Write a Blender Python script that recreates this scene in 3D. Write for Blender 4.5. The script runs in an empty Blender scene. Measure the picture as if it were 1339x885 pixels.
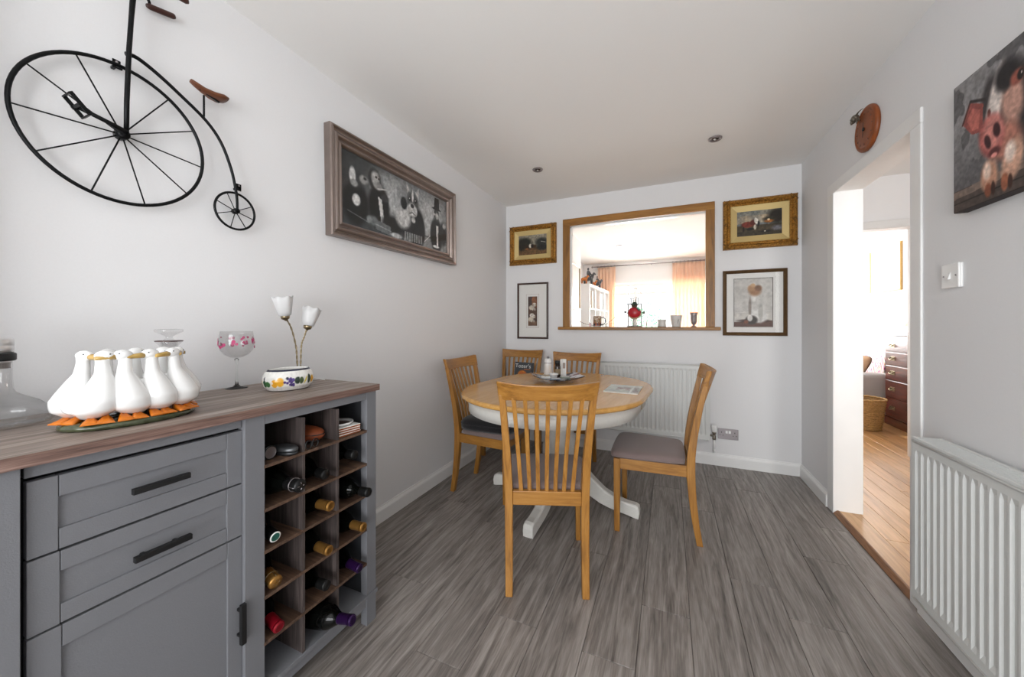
import bpy, bmesh, math, random
import numpy as np
from mathutils import Vector, Matrix, Euler
random.seed(7); np.random.seed(7)
PI = math.pi
scene = bpy.context.scene
COL = scene.collection

# ------------------------------------------------------------------ camera
cam_data = bpy.data.cameras.new('camera'); cam = bpy.data.objects.new('camera', cam_data); COL.objects.link(cam)
cam_data.sensor_fit = 'HORIZONTAL'; cam_data.sensor_width = 36.0
cam_data.lens = 36.0 * 468.0 / 1339.0
cam_data.shift_y = -(442.5 - 426.0) / 1339.0
cam_data.clip_start = 0.02; cam_data.clip_end = 200
cam.location = (0, 0, 1.155); cam.rotation_euler = (PI / 2, 0, math.radians(23.655))
scene.camera = cam

# ------------------------------------------------------------------ sky, sun, daylight
world = bpy.data.worlds.new('sky'); scene.world = world; world.use_nodes = True
bg = world.node_tree.nodes['Background']; bg.inputs[0].default_value = (0.95, 0.975, 1.0, 1); bg.inputs[1].default_value = 2.0
sun_d = bpy.data.lights.new('sun', 'SUN'); sun_d.energy = 3.0; sun_d.angle = math.radians(1.5); sun_d.color = (1, .95, .88)
sun = bpy.data.objects.new('sun', sun_d); COL.objects.link(sun); sun.location = (0, 20, 15)
sun.rotation_euler = (math.radians(-52), 0, math.radians(6))          # shines from the garden side (+Y) downwards


def area(name, loc, rot, sx, sy, power, color=(1, 1, 1)):
    d = bpy.data.lights.new(name, 'AREA'); d.shape = 'RECTANGLE'; d.size = sx; d.size_y = sy; d.energy = power; d.color = color
    o = bpy.data.objects.new(name, d); COL.objects.link(o); o.location = loc; o.rotation_euler = rot
    return o


# daylight at the patio and garden windows; bedroom and hall lamps are unseen additions
area('daylight_patio', (-0.1, -2.02, 1.2), (PI / 2 + .40, 0, 0), 1.7, 1.9, 66, (0.97, 0.985, 1.0))
area('daylight_garden_window', (-0.25, 8.6, 1.3), (-PI / 2 - .25, 0, 0), 3.4, 2.8, 480, (1.0, 0.99, 0.97))
area('bedroom_fill', (1.9, 8.0, 1.6), (-PI / 2, 0, 0), 1.3, 1.5, 40, (1.0, 0.99, 0.97))  # unseen lamp added beyond the far wall to brighten the bedroom
area('hall_fill', (1.7, -0.45, 1.3), (PI / 2, 0, 0), 0.9, 1.9, 32, (1.0, 0.99, 0.97))  # unseen lamp added at the near end to brighten the hall

scene.view_settings.view_transform = 'Standard'; scene.view_settings.look = 'None'
scene.view_settings.gamma = 1.0; scene.view_settings.use_curve_mapping = False
scene.view_settings.exposure = 0.25
cy = scene.cycles
cy.use_denoising = True; cy.max_bounces = 10; cy.diffuse_bounces = 6; cy.glossy_bounces = 4; cy.transmission_bounces = 10
cy.transparent_max_bounces = 12; cy.caustics_reflective = False; cy.caustics_refractive = False; cy.sample_clamp_indirect = 8.0


# ------------------------------------------------------------------ materials
def lin(c):
    return tuple((x / 12.92 if x <= .04045 else ((x + .055) / 1.055) ** 2.4) for x in c)


def hexc(h):
    h = h.lstrip('#'); return lin(tuple(int(h[i:i + 2], 16) / 255 for i in (0, 2, 4))) + (1,)


def new_mat(name):
    m = bpy.data.materials.new(name); m.use_nodes = True
    return m, m.node_tree.nodes, m.node_tree.links, m.node_tree.nodes['Principled BSDF']


def plain(name, col, rough=.5, metal=0.0, bump=0.0, bscale=40, trans=0.0, ior=1.45, coat=0.0, var=0.0, sheen=0.0, spec=None):
    m, n, l, b = new_mat(name)
    c = hexc(col) if isinstance(col, str) else tuple(col) + (1,)
    b.inputs['Base Color'].default_value = c; b.inputs['Roughness'].default_value = rough; b.inputs['Metallic'].default_value = metal
    b.inputs['Transmission Weight'].default_value = trans; b.inputs['IOR'].default_value = ior; b.inputs['Coat Weight'].default_value = coat
    if spec is not None: b.inputs['Specular IOR Level'].default_value = spec
    if sheen: b.inputs['Sheen Weight'].default_value = sheen
    if bump or var:
        tc = n.new('ShaderNodeTexCoord'); nz = n.new('ShaderNodeTexNoise'); nz.inputs['Scale'].default_value = bscale; nz.inputs['Detail'].default_value = 4
        l.new(tc.outputs['Object'], nz.inputs['Vector'])
        if bump:
            bp = n.new('ShaderNodeBump'); bp.inputs['Strength'].default_value = bump; bp.inputs['Distance'].default_value = .004
            l.new(nz.outputs['Fac'], bp.inputs['Height']); l.new(bp.outputs['Normal'], b.inputs['Normal'])
        if var:
            mx = n.new('ShaderNodeMixRGB'); mx.blend_type = 'MULTIPLY'; mx.inputs[1].default_value = c
            rp = n.new('ShaderNodeValToRGB'); rp.color_ramp.elements[0].position = .3; rp.color_ramp.elements[1].position = .7
            rp.color_ramp.elements[0].color = (1 - var,) * 3 + (1,); rp.color_ramp.elements[1].color = (1, 1, 1, 1)
            l.new(nz.outputs['Fac'], rp.inputs[0]); mx.inputs[0].default_value = 1; l.new(rp.outputs[0], mx.inputs[2]); l.new(mx.outputs[0], b.inputs['Base Color'])
    return m


def wood(name, dark, mid, light, axis='Y', scale=1.0, stretch=14.0, rough=.4, bump=.15, coat=0.0, rnd=True, knots=False, contrast=(.3, .5, .72), tint=.12, spec=None):
    """Grain: noise stretched along the axis, with finer streaks laid over it; each object takes its own offset and tone."""
    m, n, l, b = new_mat(name)
    tc = n.new('ShaderNodeTexCoord'); mp = n.new('ShaderNodeMapping')
    s = [stretch * scale] * 3; s['XYZ'.index(axis)] = scale
    mp.inputs['Scale'].default_value = s
    oi = n.new('ShaderNodeObjectInfo')
    if rnd:
        ad = n.new('ShaderNodeVectorMath'); ad.operation = 'ADD'
        ml = n.new('ShaderNodeMath'); ml.operation = 'MULTIPLY'; ml.inputs[1].default_value = 37.0
        l.new(oi.outputs['Random'], ml.inputs[0]); l.new(tc.outputs['Object'], ad.inputs[0]); l.new(ml.outputs[0], ad.inputs[1])
        l.new(ad.outputs[0], mp.inputs['Vector'])
    else:
        l.new(tc.outputs['Object'], mp.inputs['Vector'])
    n1 = n.new('ShaderNodeTexNoise'); n1.inputs['Scale'].default_value = 1.0; n1.inputs['Detail'].default_value = 5; n1.inputs['Distortion'].default_value = 1.2
    n2 = n.new('ShaderNodeTexNoise'); n2.inputs['Scale'].default_value = 6.0; n2.inputs['Detail'].default_value = 3
    l.new(mp.outputs[0], n1.inputs['Vector']); l.new(mp.outputs[0], n2.inputs['Vector'])
    mx = n.new('ShaderNodeMath'); mx.operation = 'MULTIPLY_ADD'; mx.inputs[1].default_value = .3
    l.new(n2.outputs['Fac'], mx.inputs[0]); 
    sc_ = n.new('ShaderNodeMath'); sc_.operation = 'MULTIPLY'; sc_.inputs[1].default_value = .7
    l.new(n1.outputs['Fac'], sc_.inputs[0]); l.new(sc_.outputs[0], mx.inputs[2])
    rp = n.new('ShaderNodeValToRGB'); e = rp.color_ramp.elements
    e[0].position = contrast[0]; e[0].color = hexc(dark); e[1].position = contrast[2]; e[1].color = hexc(light)
    k = e.new(contrast[1]); k.color = hexc(mid)
    l.new(mx.outputs[0], rp.inputs[0]); out = rp.outputs[0]
    if rnd:
        mm = n.new('ShaderNodeMapRange'); mm.inputs['To Min'].default_value = 1 - tint; mm.inputs['To Max'].default_value = 1 + tint
        l.new(oi.outputs['Random'], mm.inputs['Value'])
        mu = n.new('ShaderNodeMixRGB'); mu.blend_type = 'MULTIPLY'; mu.inputs[0].default_value = 1
        l.new(out, mu.inputs[1]); l.new(mm.outputs[0], mu.inputs[2]); out = mu.outputs[0]
    if knots:
        v = n.new('ShaderNodeTexVoronoi'); v.inputs['Scale'].default_value = 5.0
        mp2 = n.new('ShaderNodeMapping'); s2 = [1.6] * 3; s2['XYZ'.index(axis)] = .8; mp2.inputs['Scale'].default_value = s2
        l.new(tc.outputs['Object'], mp2.inputs['Vector']); l.new(mp2.outputs[0], v.inputs['Vector'])
        kr = n.new('ShaderNodeValToRGB'); kr.color_ramp.elements[0].position = .03; kr.color_ramp.elements[0].color = hexc('#3b2110'); kr.color_ramp.elements[1].position = .11; kr.color_ramp.elements[1].color = (1, 1, 1, 1)
        l.new(v.outputs['Distance'], kr.inputs[0])
        mk = n.new('ShaderNodeMixRGB'); mk.blend_type = 'MULTIPLY'; mk.inputs[0].default_value = .85
        l.new(out, mk.inputs[1]); l.new(kr.outputs[0], mk.inputs[2]); out = mk.outputs[0]
    l.new(out, b.inputs['Base Color']); b.inputs['Roughness'].default_value = rough; b.inputs['Coat Weight'].default_value = coat
    b.inputs['Coat Roughness'].default_value = .25
    if spec is not None: b.inputs['Specular IOR Level'].default_value = spec
    if bump:
        bp = n.new('ShaderNodeBump'); bp.inputs['Strength'].default_value = bump; bp.inputs['Distance'].default_value = .002
        l.new(mx.outputs[0], bp.inputs['Height']); l.new(bp.outputs['Normal'], b.inputs['Normal'])
    return m


def print_mat(name, rough=.5):
    m, n, l, b = new_mat(name); a = n.new('ShaderNodeVertexColor'); a.layer_name = 'Col'
    l.new(a.outputs['Color'], b.inputs['Base Color']); b.inputs['Roughness'].default_value = rough
    return m


def glass(name, col='#ffffff', rough=0.0, ior=1.45):
    m, n, l, b = new_mat(name)
    b.inputs['Base Color'].default_value = hexc(col); b.inputs['Roughness'].default_value = rough
    b.inputs['Transmission Weight'].default_value = 1.0; b.inputs['IOR'].default_value = ior
    return m


def thin_glass(name, fac=.9, ior=1.3):
    m, n, l, b = new_mat(name); n.remove(b)
    t = n.new('ShaderNodeBsdfTransparent'); g = n.new('ShaderNodeBsdfGlossy'); g.inputs['Roughness'].default_value = .02
    fr = n.new('ShaderNodeFresnel'); fr.inputs['IOR'].default_value = ior; mx = n.new('ShaderNodeMixShader')
    ge = n.new('ShaderNodeNewGeometry'); sb_ = n.new('ShaderNodeMath'); sb_.operation = 'SUBTRACT'; sb_.inputs[0].default_value = 1.0; l.new(ge.outputs['Backfacing'], sb_.inputs[1])
    mq = n.new('ShaderNodeMath'); mq.operation = 'MULTIPLY'; l.new(fr.outputs[0], mq.inputs[0]); l.new(sb_.outputs[0], mq.inputs[1]); l.new(mq.outputs[0], mx.inputs[0])
    l.new(t.outputs[0], mx.inputs[1]); l.new(g.outputs[0], mx.inputs[2]); l.new(mx.outputs[0], n['Material Output'].inputs['Surface'])
    t.inputs[0].default_value = (fac, fac, fac, 1)
    return m


M = {}
M['wall'] = plain('wall_paint', '#e3e3e4', .75, bump=.05, bscale=180, var=.015)
M['ceiling'] = plain('ceiling_paint', '#efeeec', .8, bump=.04, bscale=120)
M['artex'] = plain('textured_ceiling', '#f2f0ee', .8, bump=.9, bscale=22)
M['white_gloss'] = plain('white_gloss_paint', '#e9e9e8', .35, var=.02, bscale=9)
M['white_wall'] = plain('bright_white_paint', '#f1f1f2', .8)
M['plank'] = wood('grey_oak_laminate', '#544e4a', '#867f7a', '#aaa39e', 'Y', 2.5, 15, .42, .2, tint=.08, contrast=(.29, .5, .72), spec=.4)
M['underlay'] = plain('floor_joint', '#2c2927', .9)
M['oak'] = wood('oak_floor', '#93683c', '#c29562', '#ddb484', 'Y', 1.2, 12, .28, .1, tint=.12)
M['oak_thresh'] = wood('oak_threshold', '#5a3922', '#8a5f3c', '#a67a50', 'Y', 2.5, 12, .45, .2)
M['pine'] = wood('stained_pine', '#64410f', '#8e5f1f', '#a8762d', 'Z', 2.0, 10, .4, .15, knots=True)
M['pine_x'] = wood('stained_pine_rail', '#64410f', '#8e5f1f', '#a8762d', 'X', 2.0, 10, .4, .15, knots=True)
M['chair'] = wood('honey_beech', '#7a501d', '#9f6d2c', '#b3823f', 'Z', 3.0, 12, .38, .06, coat=.15, tint=.06)
M['chair_x'] = wood('honey_beech_rail', '#7a501d', '#9f6d2c', '#b3823f', 'X', 3.0, 12, .38, .06, coat=.15, tint=.06)
M['chair_y'] = wood('honey_beech_side', '#7a501d', '#9f6d2c', '#b3823f', 'Y', 3.0, 12, .38, .06, coat=.15, tint=.06)
M['tabletop'] = wood('golden_beech_top', '#ba863f', '#cb984f', '#d7a862', 'Y', 1.8, 12, .25, .02, coat=.5, tint=.0)
M['seat'] = plain('taupe_seat_fabric', '#7f6f6c', .9, bump=.3, bscale=320, sheen=.3, var=.08)
M['cushion'] = plain('black_cushion_fabric', '#19181b', .95, bump=.3, bscale=260, sheen=.2)
M['grey_paint'] = plain('grey_painted_wood', '#717276', .6, bump=.12, bscale=420, var=.05)
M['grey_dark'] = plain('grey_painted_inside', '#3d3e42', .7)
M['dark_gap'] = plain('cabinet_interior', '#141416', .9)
M['side_top'] = wood('driftwood_top', '#5a4d46', '#85776e', '#b0a49b', 'Y', 1.6, 22, .5, .35, tint=.0, contrast=(.32, .5, .68))
M['side_edge'] = wood('driftwood_edge', '#45332d', '#70574e', '#93796e', 'Y', 2.6, 30, .55, .35, tint=.0, contrast=(.34, .5, .66))
M['rack'] = wood('rack_board', '#2e221d', '#553f31', '#755b48', 'X', 2.4, 20, .6, .35, tint=.05)
M['rack_v'] = wood('rack_upright', '#241e1d', '#423937', '#655a57', 'Z', 3.0, 26, .6, .35, tint=.05)
M['black_metal'] = plain('black_iron', '#171819', .38, .7, bump=.1, bscale=60)
M['black'] = plain('black_plastic', '#121213', .4)
M['chrome'] = plain('chrome', '#dcdcdc', .32, .9)
M['steel'] = plain('brushed_steel', '#9c9698', .4, .9)
M['brass'] = plain('antique_brass', '#94866a', .3, 1.0)
M['gilt'] = plain('old_gilt', '#c58d3e', .40, .55, bump=1.0, bscale=85, var=.75)
M['gilt_dark'] = plain('dark_gilt', '#96692a', .42, .55, bump=.9, bscale=120, var=.7)
M['slip'] = plain('cream_gilt_slip', '#c8b077', .5, .25)
M['pewter_frame'] = plain('bronze_pewter_frame', '#958780', .28, .8, var=.15, bscale=14)
M['dark_frame'] = plain('dark_mahogany_frame', '#3a211a', .35, coat=.3)
M['brown_frame'] = plain('brown_gilt_frame', '#6a5033', .4, .4, var=.25, bscale=60)
M['card'] = plain('mount_card', '#f0efeb', .8)
M['print'] = print_mat('printed_paper', .45)
M['canvas'] = print_mat('printed_canvas', .75)
M['painted'] = print_mat('glazed_paint', .12)
M['pic_glass'] = thin_glass('picture_glass', .97)
M['rad'] = plain('radiator_enamel', '#d5d7d5', .35)
M['glass'] = thin_glass('clear_glass', .94, 1.75)
M['solid_glass'] = glass('solid_glass', '#f4f7f6')
M['frost'] = plain('frosted_shade_glass', '#f6f6f6', .4, trans=.35)
M['ceramic'] = plain('white_ceramic', '#e2e2e1', .1, coat=.3)
M['orange'] = plain('orange_glaze', '#d9791c', .15, coat=.3, var=.25, bscale=60)
M['beak'] = plain('beak_glaze', '#b39350', .15, coat=.3)
M['moss'] = plain('green_glaze_base', '#4b5138', .2, coat=.3, var=.5, bscale=60)
M['copper'] = plain('turned_copper_wood', '#8e4a20', .4, var=.25, bscale=20)
M['saddle'] = plain('brown_saddle_wood', '#6a3c22', .45, var=.25, bscale=40)
M['grip'] = plain('dark_brown_grip', '#3f211a', .45)
M['pewter'] = plain('pewter_figure', '#7d766a', .4, .6, var=.3, bscale=90)
M['bottle_dark'] = plain('dark_bottle_glass', '#060706', .08, spec=.3)
M['foil_gold'] = plain('gold_foil', '#9a7038', .35, .7)
M['foil_black'] = plain('black_foil', '#161616', .35, .3)
M['foil_red'] = plain('red_foil', '#85101f', .3, .3)
M['foil_purple'] = plain('purple_foil', '#2c123f', .3, .4)
M['white'] = plain('white_plastic', '#ebebea', .35)
M['paper'] = plain('white_paper', '#e4e3df', .7)
M['curtain'] = plain('peach_curtain', '#f6dcc8', .9)
def _translucent(m, fac):
    n, l = m.node_tree.nodes, m.node_tree.links; b = n['Principled BSDF']; t = n.new('ShaderNodeBsdfTranslucent'); t.inputs[0].default_value = hexc('#fbe3cf'); mx = n.new('ShaderNodeMixShader'); mx.inputs[0].default_value = fac
    l.new(b.outputs[0], mx.inputs[1]); l.new(t.outputs[0], mx.inputs[2]); l.new(mx.outputs[0], n['Material Output'].inputs['Surface'])
_translucent(M['curtain'], .45)
M['grey_fabric'] = plain('grey_upholstery', '#bfbdbc', .9, bump=.3, bscale=200)
M['mahogany'] = wood('mahogany', '#3a150e', '#5c2417', '#7a3622', 'Y', 2, 12, .28, .05, coat=.4)
M['wicker'] = plain('wicker', '#cda468', .7, var=.45, bscale=70, bump=.6)
M['leaf'] = plain('green_leaves', '#4f9a6a', .6)


# ------------------------------------------------------------------ mesh builder
def loc_chain(o):
    v = Vector((0, 0, 0))
    while o is not None: v += o.location; o = o.parent
    return v


class MB:
    def __init__(s): s.v = []; s.f = []; s.sm = []; s.mi = []; s.cur = 0

    def add(s, vs, fs, smooth=False, T=None):
        o = len(s.v)
        for p in vs:
            p = Vector(p); s.v.append(T @ p if T is not None else p)
        for f in fs: s.f.append([o + i for i in f]); s.sm.append(smooth); s.mi.append(s.cur)
        return s

    def box(s, x0, x1, y0, y1, z0, z1, T=None):
        vs = [(x, y, z) for z in (z0, z1) for y in (y0, y1) for x in (x0, x1)]
        return s.add(vs, [(0, 2, 3, 1), (4, 5, 7, 6), (0, 1, 5, 4), (2, 6, 7, 3), (0, 4, 6, 2), (1, 3, 7, 5)], False, T)

    def rings(s, R, closed=True, cap0=True, cap1=True, smooth=True, T=None, loop=False):
        n = len(R[0]); vs = [p for r in R for p in r]; fs = []
        m = len(R)
        for i in range(m if loop else m - 1):
            a = i * n; b = ((i + 1) % m) * n
            for j in range(n if closed else n - 1):
                k = (j + 1) % n; fs.append((a + j, a + k, b + k, b + j))
        s.add(vs, fs, smooth, T)
        o = len(s.v) - len(vs)
        if not loop:
            if cap0: s.f.append([o + j for j in reversed(range(n))]); s.sm.append(False); s.mi.append(s.cur)
            if cap1: s.f.append([o + (m - 1) * n + j for j in range(n)]); s.sm.append(False); s.mi.append(s.cur)
        return s

    def lathe(s, prof, seg=24, c=(0, 0, 0), sx=1, sy=1, T=None, smooth=True, caps=True):
        R = [[(c[0] + r * sx * math.cos(2 * PI * j / seg), c[1] + r * sy * math.sin(2 * PI * j / seg), c[2] + z) for j in range(seg)] for r, z in prof]
        return s.rings(R, True, caps, caps, smooth, T)

    def tube(s, pts, r, seg=8, loop=False, T=None, smooth=True, flat=None):
        """Round tube (or a flat one: flat=(rx, ry)) along a polyline, radius constant or one per point."""
        P = [Vector(p) for p in pts]; m = len(P); R = []
        up = None
        for i, p in enumerate(P):
            if loop: d = P[(i + 1) % m] - P[i - 1]
            else: d = P[min(i + 1, m - 1)] - P[max(i - 1, 0)]
            d.normalize()
            if up is None: up = Vector((0, 0, 1)) if abs(d.z) < .9 else Vector((0, 1, 0))
            x = d.cross(up); x.normalize(); y = x.cross(d); up = y
            rr = r[i] if isinstance(r, (list, tuple)) else r
            rx, ry = (rr, rr) if flat is None else (flat[0], flat[1])
            R.append([p + x * rx * math.cos(2 * PI * j / seg) + y * ry * math.sin(2 * PI * j / seg) for j in range(seg)])
        return s.rings(R, True, True, True, smooth, T, loop)

    def ball(s, c, rx, ry=None, rz=None, seg=16, rows=10, T=None):
        ry = rx if ry is None else ry; rz = rx if rz is None else rz
        R = []
        for i in range(rows + 1):
            a = PI * i / rows; a = min(max(a, .06), PI - .06)
            R.append([(c[0] + rx * math.sin(a) * math.cos(2 * PI * j / seg), c[1] + ry * math.sin(a) * math.sin(2 * PI * j / seg), c[2] - rz * math.cos(a)) for j in range(seg)])
        return s.rings(R, True, True, True, True, T)

    def prism(s, poly, z0, z1, T=None, smooth=False):
        return s.rings([[(x, y, z0) for x, y in poly], [(x, y, z1) for x, y in poly]], True, True, True, smooth, T)

    def sweep(s, path, T=None):
        """Square bar: path = list of (center, half x, half y) rings in the XY plane at each point's z."""
        R = [[(c[0] - a, c[1] - b, c[2]), (c[0] + a, c[1] - b, c[2]), (c[0] + a, c[1] + b, c[2]), (c[0] - a, c[1] + b, c[2])] for c, a, b in path]
        return s.rings(R, True, True, True, False, T)

    def build(s, name, mat, parent=None, world=False, bevel=0.0, seg=2, sub=0, auto=True):
        me = bpy.data.meshes.new(name)
        off = loc_chain(parent) if (world and parent is not None) else Vector((0, 0, 0))
        me.from_pydata([tuple(p - off) for p in s.v], [], s.f)
        me.polygons.foreach_set('use_smooth', s.sm)
        mats = mat if isinstance(mat, (list, tuple)) else [mat]
        for m in mats: me.materials.append(m)
        me.polygons.foreach_set('material_index', s.mi)
        bm = bmesh.new(); bm.from_mesh(me); bmesh.ops.recalc_face_normals(bm, faces=bm.faces); bm.to_mesh(me); bm.free()
        me.update()
        o = bpy.data.objects.new(name, me); COL.objects.link(o)
        if parent is not None: o.parent = parent
        if sub:
            d = o.modifiers.new('sub', 'SUBSURF'); d.levels = sub; d.render_levels = sub
        if bevel:
            d = o.modifiers.new('bevel', 'BEVEL'); d.width = bevel; d.segments = seg; d.limit_method = 'ANGLE'; d.angle_limit = math.radians(40)
        return o


def tag(o, label=None, cat=None, group=None, kind=None):
    if label: o['label'] = label
    if cat: o['category'] = cat
    if group: o['group'] = group
    if kind: o['kind'] = kind
    return o


def thing(name, label, cat, loc=(0, 0, 0), rz=0.0, group=None, rot=None):
    o = bpy.data.objects.new(name, None); COL.objects.link(o); o.empty_display_size = .05
    o.location = loc; o.rotation_euler = rot if rot is not None else (0, 0, rz)
    return tag(o, label, cat, group)


KIDS = {}


def copy_tree(o, parent=None):
    c = o.copy(); COL.objects.link(c)
    if parent is not None: c.parent = parent
    for ch in [x for x in bpy.data.objects if x.parent == o]: copy_tree(ch, c)
    return c


def bx(name, mat, parent, x0, x1, y0, y1, z0, z1, bevel=0.0, world=False, seg=2):
    return MB().box(x0, x1, y0, y1, z0, z1).build(name, mat, parent, world, bevel, seg)


def struct(o): o['kind'] = 'structure'; return o


# ------------------------------------------------------------------ painted prints: a fine grid of coloured points
def vnoise(u, v, fx, fy, seed):
    r = np.random.RandomState(seed); g = r.rand(int(fy) + 3, int(fx) + 3)
    x = np.clip(u, 0, .9999) * fx; y = np.clip(v, 0, .9999) * fy; i = x.astype(int); j = y.astype(int)
    a = x - i; b = y - j; a = a * a * (3 - 2 * a); b = b * b * (3 - 2 * b)
    return (g[j, i] * (1 - a) + g[j, i + 1] * a) * (1 - b) + (g[j + 1, i] * (1 - a) + g[j + 1, i + 1] * a) * b


def fbm(u, v, f, seed, n=4, asp=1.0):
    t = 0; s = 0
    for k in range(n):
        w = .5 ** k; t = t + w * vnoise(u, v, f * asp * 2 ** k, f * 2 ** k, seed + k); s += w
    return t / s


class Paint:
    """Colours on a grid, u to the right and v upward, both 0..1, laid on in sRGB."""
    def __init__(s, nx, ny, base, asp=1.0):
        s.nx, s.ny, s.asp = nx, ny, asp
        u, v = np.meshgrid(np.linspace(0, 1, nx), np.linspace(0, 1, ny)); s.u, s.v = u, v
        s.c = np.zeros((ny, nx, 3)) + np.array(base)

    def rgb(s, h): return np.array([int(h[i:i + 2], 16) / 255 for i in (1, 3, 5)])

    def lay(s, m, col):
        col = s.rgb(col) if isinstance(col, str) else col
        m = np.clip(m, 0, 1)[..., None]; s.c = s.c * (1 - m) + m * col; return s

    def ell(s, x, y, rx, ry, col, soft=.15, ang=0.0, op=1.0):
        dx = (s.u - x) * s.asp; dy = s.v - y; ca, sa = math.cos(ang), math.sin(ang)
        a = (dx * ca + dy * sa) / (rx * s.asp); b = (-dx * sa + dy * ca) / ry
        d = np.sqrt(a * a + b * b); return s.lay(op * np.clip((1 + soft / 2 - d) / soft, 0, 1), col)

    def poly(s, pts, col, op=1.0):
        inside = np.zeros(s.u.shape, bool); n = len(pts)
        for i in range(n):
            x1, y1 = pts[i]; x2, y2 = pts[(i + 1) % n]
            if y1 == y2: continue
            c = ((y1 > s.v) != (y2 > s.v)) & (s.u < (x2 - x1) * (s.v - y1) / (y2 - y1) + x1); inside ^= c
        return s.lay(inside * op, col)

    def line(s, x1, y1, x2, y2, w, col, op=1.0):
        ax, ay = x1 * s.asp, y1; bx_, by = x2 * s.asp, y2; px, py = s.u * s.asp - ax, s.v - ay
        L = max((bx_ - ax) ** 2 + (by - ay) ** 2, 1e-9); t = np.clip((px * (bx_ - ax) + py * (by - ay)) / L, 0, 1)
        d = np.hypot(px - t * (bx_ - ax), py - t * (by - ay)); return s.lay(op * np.clip((w - d) / (w * .4) , 0, 1), col)

    def grain(s, amt, f=20, seed=1, n=3):
        g = fbm(s.u, s.v, f, seed, n, s.asp) - .5; s.c = np.clip(s.c * (1 + amt * 2 * g[..., None]), 0, 1); return s

    def mesh(s, name, mat, parent, P):
        """P(u, v) -> xyz arrays in the parent's space."""
        X, Y, Z = P(s.u, s.v); nx, ny = s.nx, s.ny
        me = bpy.data.meshes.new(name)
        vs = np.stack([X, Y, Z], -1).reshape(-1, 3); idx = np.arange(nx * ny).reshape(ny, nx)
        q = np.stack([idx[:-1, :-1], idx[:-1, 1:], idx[1:, 1:], idx[1:, :-1]], -1).reshape(-1, 4)
        me.from_pydata(vs.tolist(), [], q.tolist())
        c = np.clip(s.c, 0, 1); c = np.where(c <= .04045, c / 12.92, ((c + .055) / 1.055) ** 2.4)
        at = me.color_attributes.new('Col', 'FLOAT_COLOR', 'POINT')
        at.data.foreach_set('color', np.concatenate([c.reshape(-1, 3), np.ones((nx * ny, 1))], 1).astype(np.float32).ravel())
        me.materials.append(mat); me.polygons.foreach_set('use_smooth', [True] * len(me.polygons)); me.update()
        o = bpy.data.objects.new(name, me); COL.objects.link(o)
        if parent is not None: o.parent = parent
        return o

    def flat(s, name, mat, parent, w, h, y):
        return s.mesh(name, mat, parent, lambda u, v: ((u - .5) * w, u * 0 + y, (v - .5) * h))


def frame_mesh(w, h, prof):
    """Mitred moulding: prof = (inset from the outer edge, height off the wall) points; front faces -Y."""
    m = MB(); R = []
    for d, z in prof:
        a, b = w / 2 - d, h / 2 - d; R.append([(-a, -z, -b), (a, -z, -b), (a, -z, b), (-a, -z, b)])
    return m.rings(R, True, False, False, False)


# ------------------------------------------------------------------ the shell of the dining room
LX, RX, BY, ZC = -1.56, .935, 3.41, 2.40
YR = -1.95
W = M['wall']
fl = struct(bx('floor', M['underlay'], None, LX - .1, RX + .02, YR - .1, BY + .1, -.06, -.008))
PW, PL = .18, 1.22
offs = {3: 1.03, 7: 1.575, 9: 1.905}
for k in range(-2, 16):
    x0 = -.103 + PW * (k - 7)
    if x0 > RX or x0 + PW < LX: continue
    xa, xb = max(x0, LX), min(x0 + PW, RX)
    st = offs.get(k, random.uniform(0, PL)); y = st - PL * math.ceil((st - YR) / PL)
    while y < BY:
        ya, yb = max(y, YR), min(y + PL, BY)
        if yb - ya > .02:
            g = .0007
            p = MB().box(-(xb - xa) / 2 + g, (xb - xa) / 2 - g, -(yb - ya) / 2 + g, (yb - ya) / 2 - g, -.008, 0).build('floor_plank', M['plank'], fl, bevel=.0012, seg=1)
            p.location = ((xa + xb) / 2, (ya + yb) / 2, 0)
        y += PL
struct(bx('wall_left', W, None, LX - .12, LX, .16, BY + .12, 0, ZC))
struct(bx('wall_left_shade_step', W, None, LX - .12, LX + .13, YR - .12, .16, 0, ZC))      # unseen step, added to shade the wall by the end of the sideboard
# back wall with the serving hatch cut through it
m = MB(); HX0, HX1, HZ0, HZ1 = -.90, .315, 1.118, 2.14
m.box(LX, HX0, BY, BY + .12, 0, ZC).box(HX1, RX, BY, BY + .12, 0, ZC).box(HX0, HX1, BY, BY + .12, 0, HZ0).box(HX0, HX1, BY, BY + .12, HZ1, ZC)
struct(m.build('wall_back', W))
DY0, DY1, DZ = 2.035, 2.83, 1.995
m = MB(); m.box(RX, RX + .12, YR - .12, DY0, 0, ZC).box(RX, RX + .12, DY1, BY + .12, 0, ZC).box(RX, RX + .12, DY0, DY1, DZ, ZC)
struct(m.build('wall_right', W))
m = MB(); WX0, WX1, WZ0, WZ1 = -1.05, .80, .10, 2.15
m.box(LX, WX0, YR - .12, YR, 0, ZC).box(WX1, RX, YR - .12, YR, 0, ZC).box(WX0, WX1, YR - .12, YR, WZ1, ZC).box(WX0, WX1, YR - .12, YR, 0, WZ0)
struct(m.build('wall_rear', W))
struct(bx('ceiling', M['ceiling'], None, LX - .12, RX + .12, YR - .12, BY + .12, ZC, ZC + .1))
sk = [(0, 0), (.016, 0), (.016, .072), (.012, .082), (.007, .088), (.006, .095), (0, .095)]
def skirting(name, a, b, nrm):
    a, b, nrm = Vector(a), Vector(b), Vector(nrm)
    R = [[tuple(p + nrm * d + Vector((0, 0, z))) for d, z in sk] for p in (a, b)]
    return struct(MB().rings(R, True, True, True, False).build(name, M['white_gloss']))
skirting('baseboard_left', (LX, .16, 0), (LX, BY, 0), (1, 0, 0))
skirting('baseboard_back', (LX, BY, 0), (RX, BY, 0), (0, -1, 0))
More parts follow.
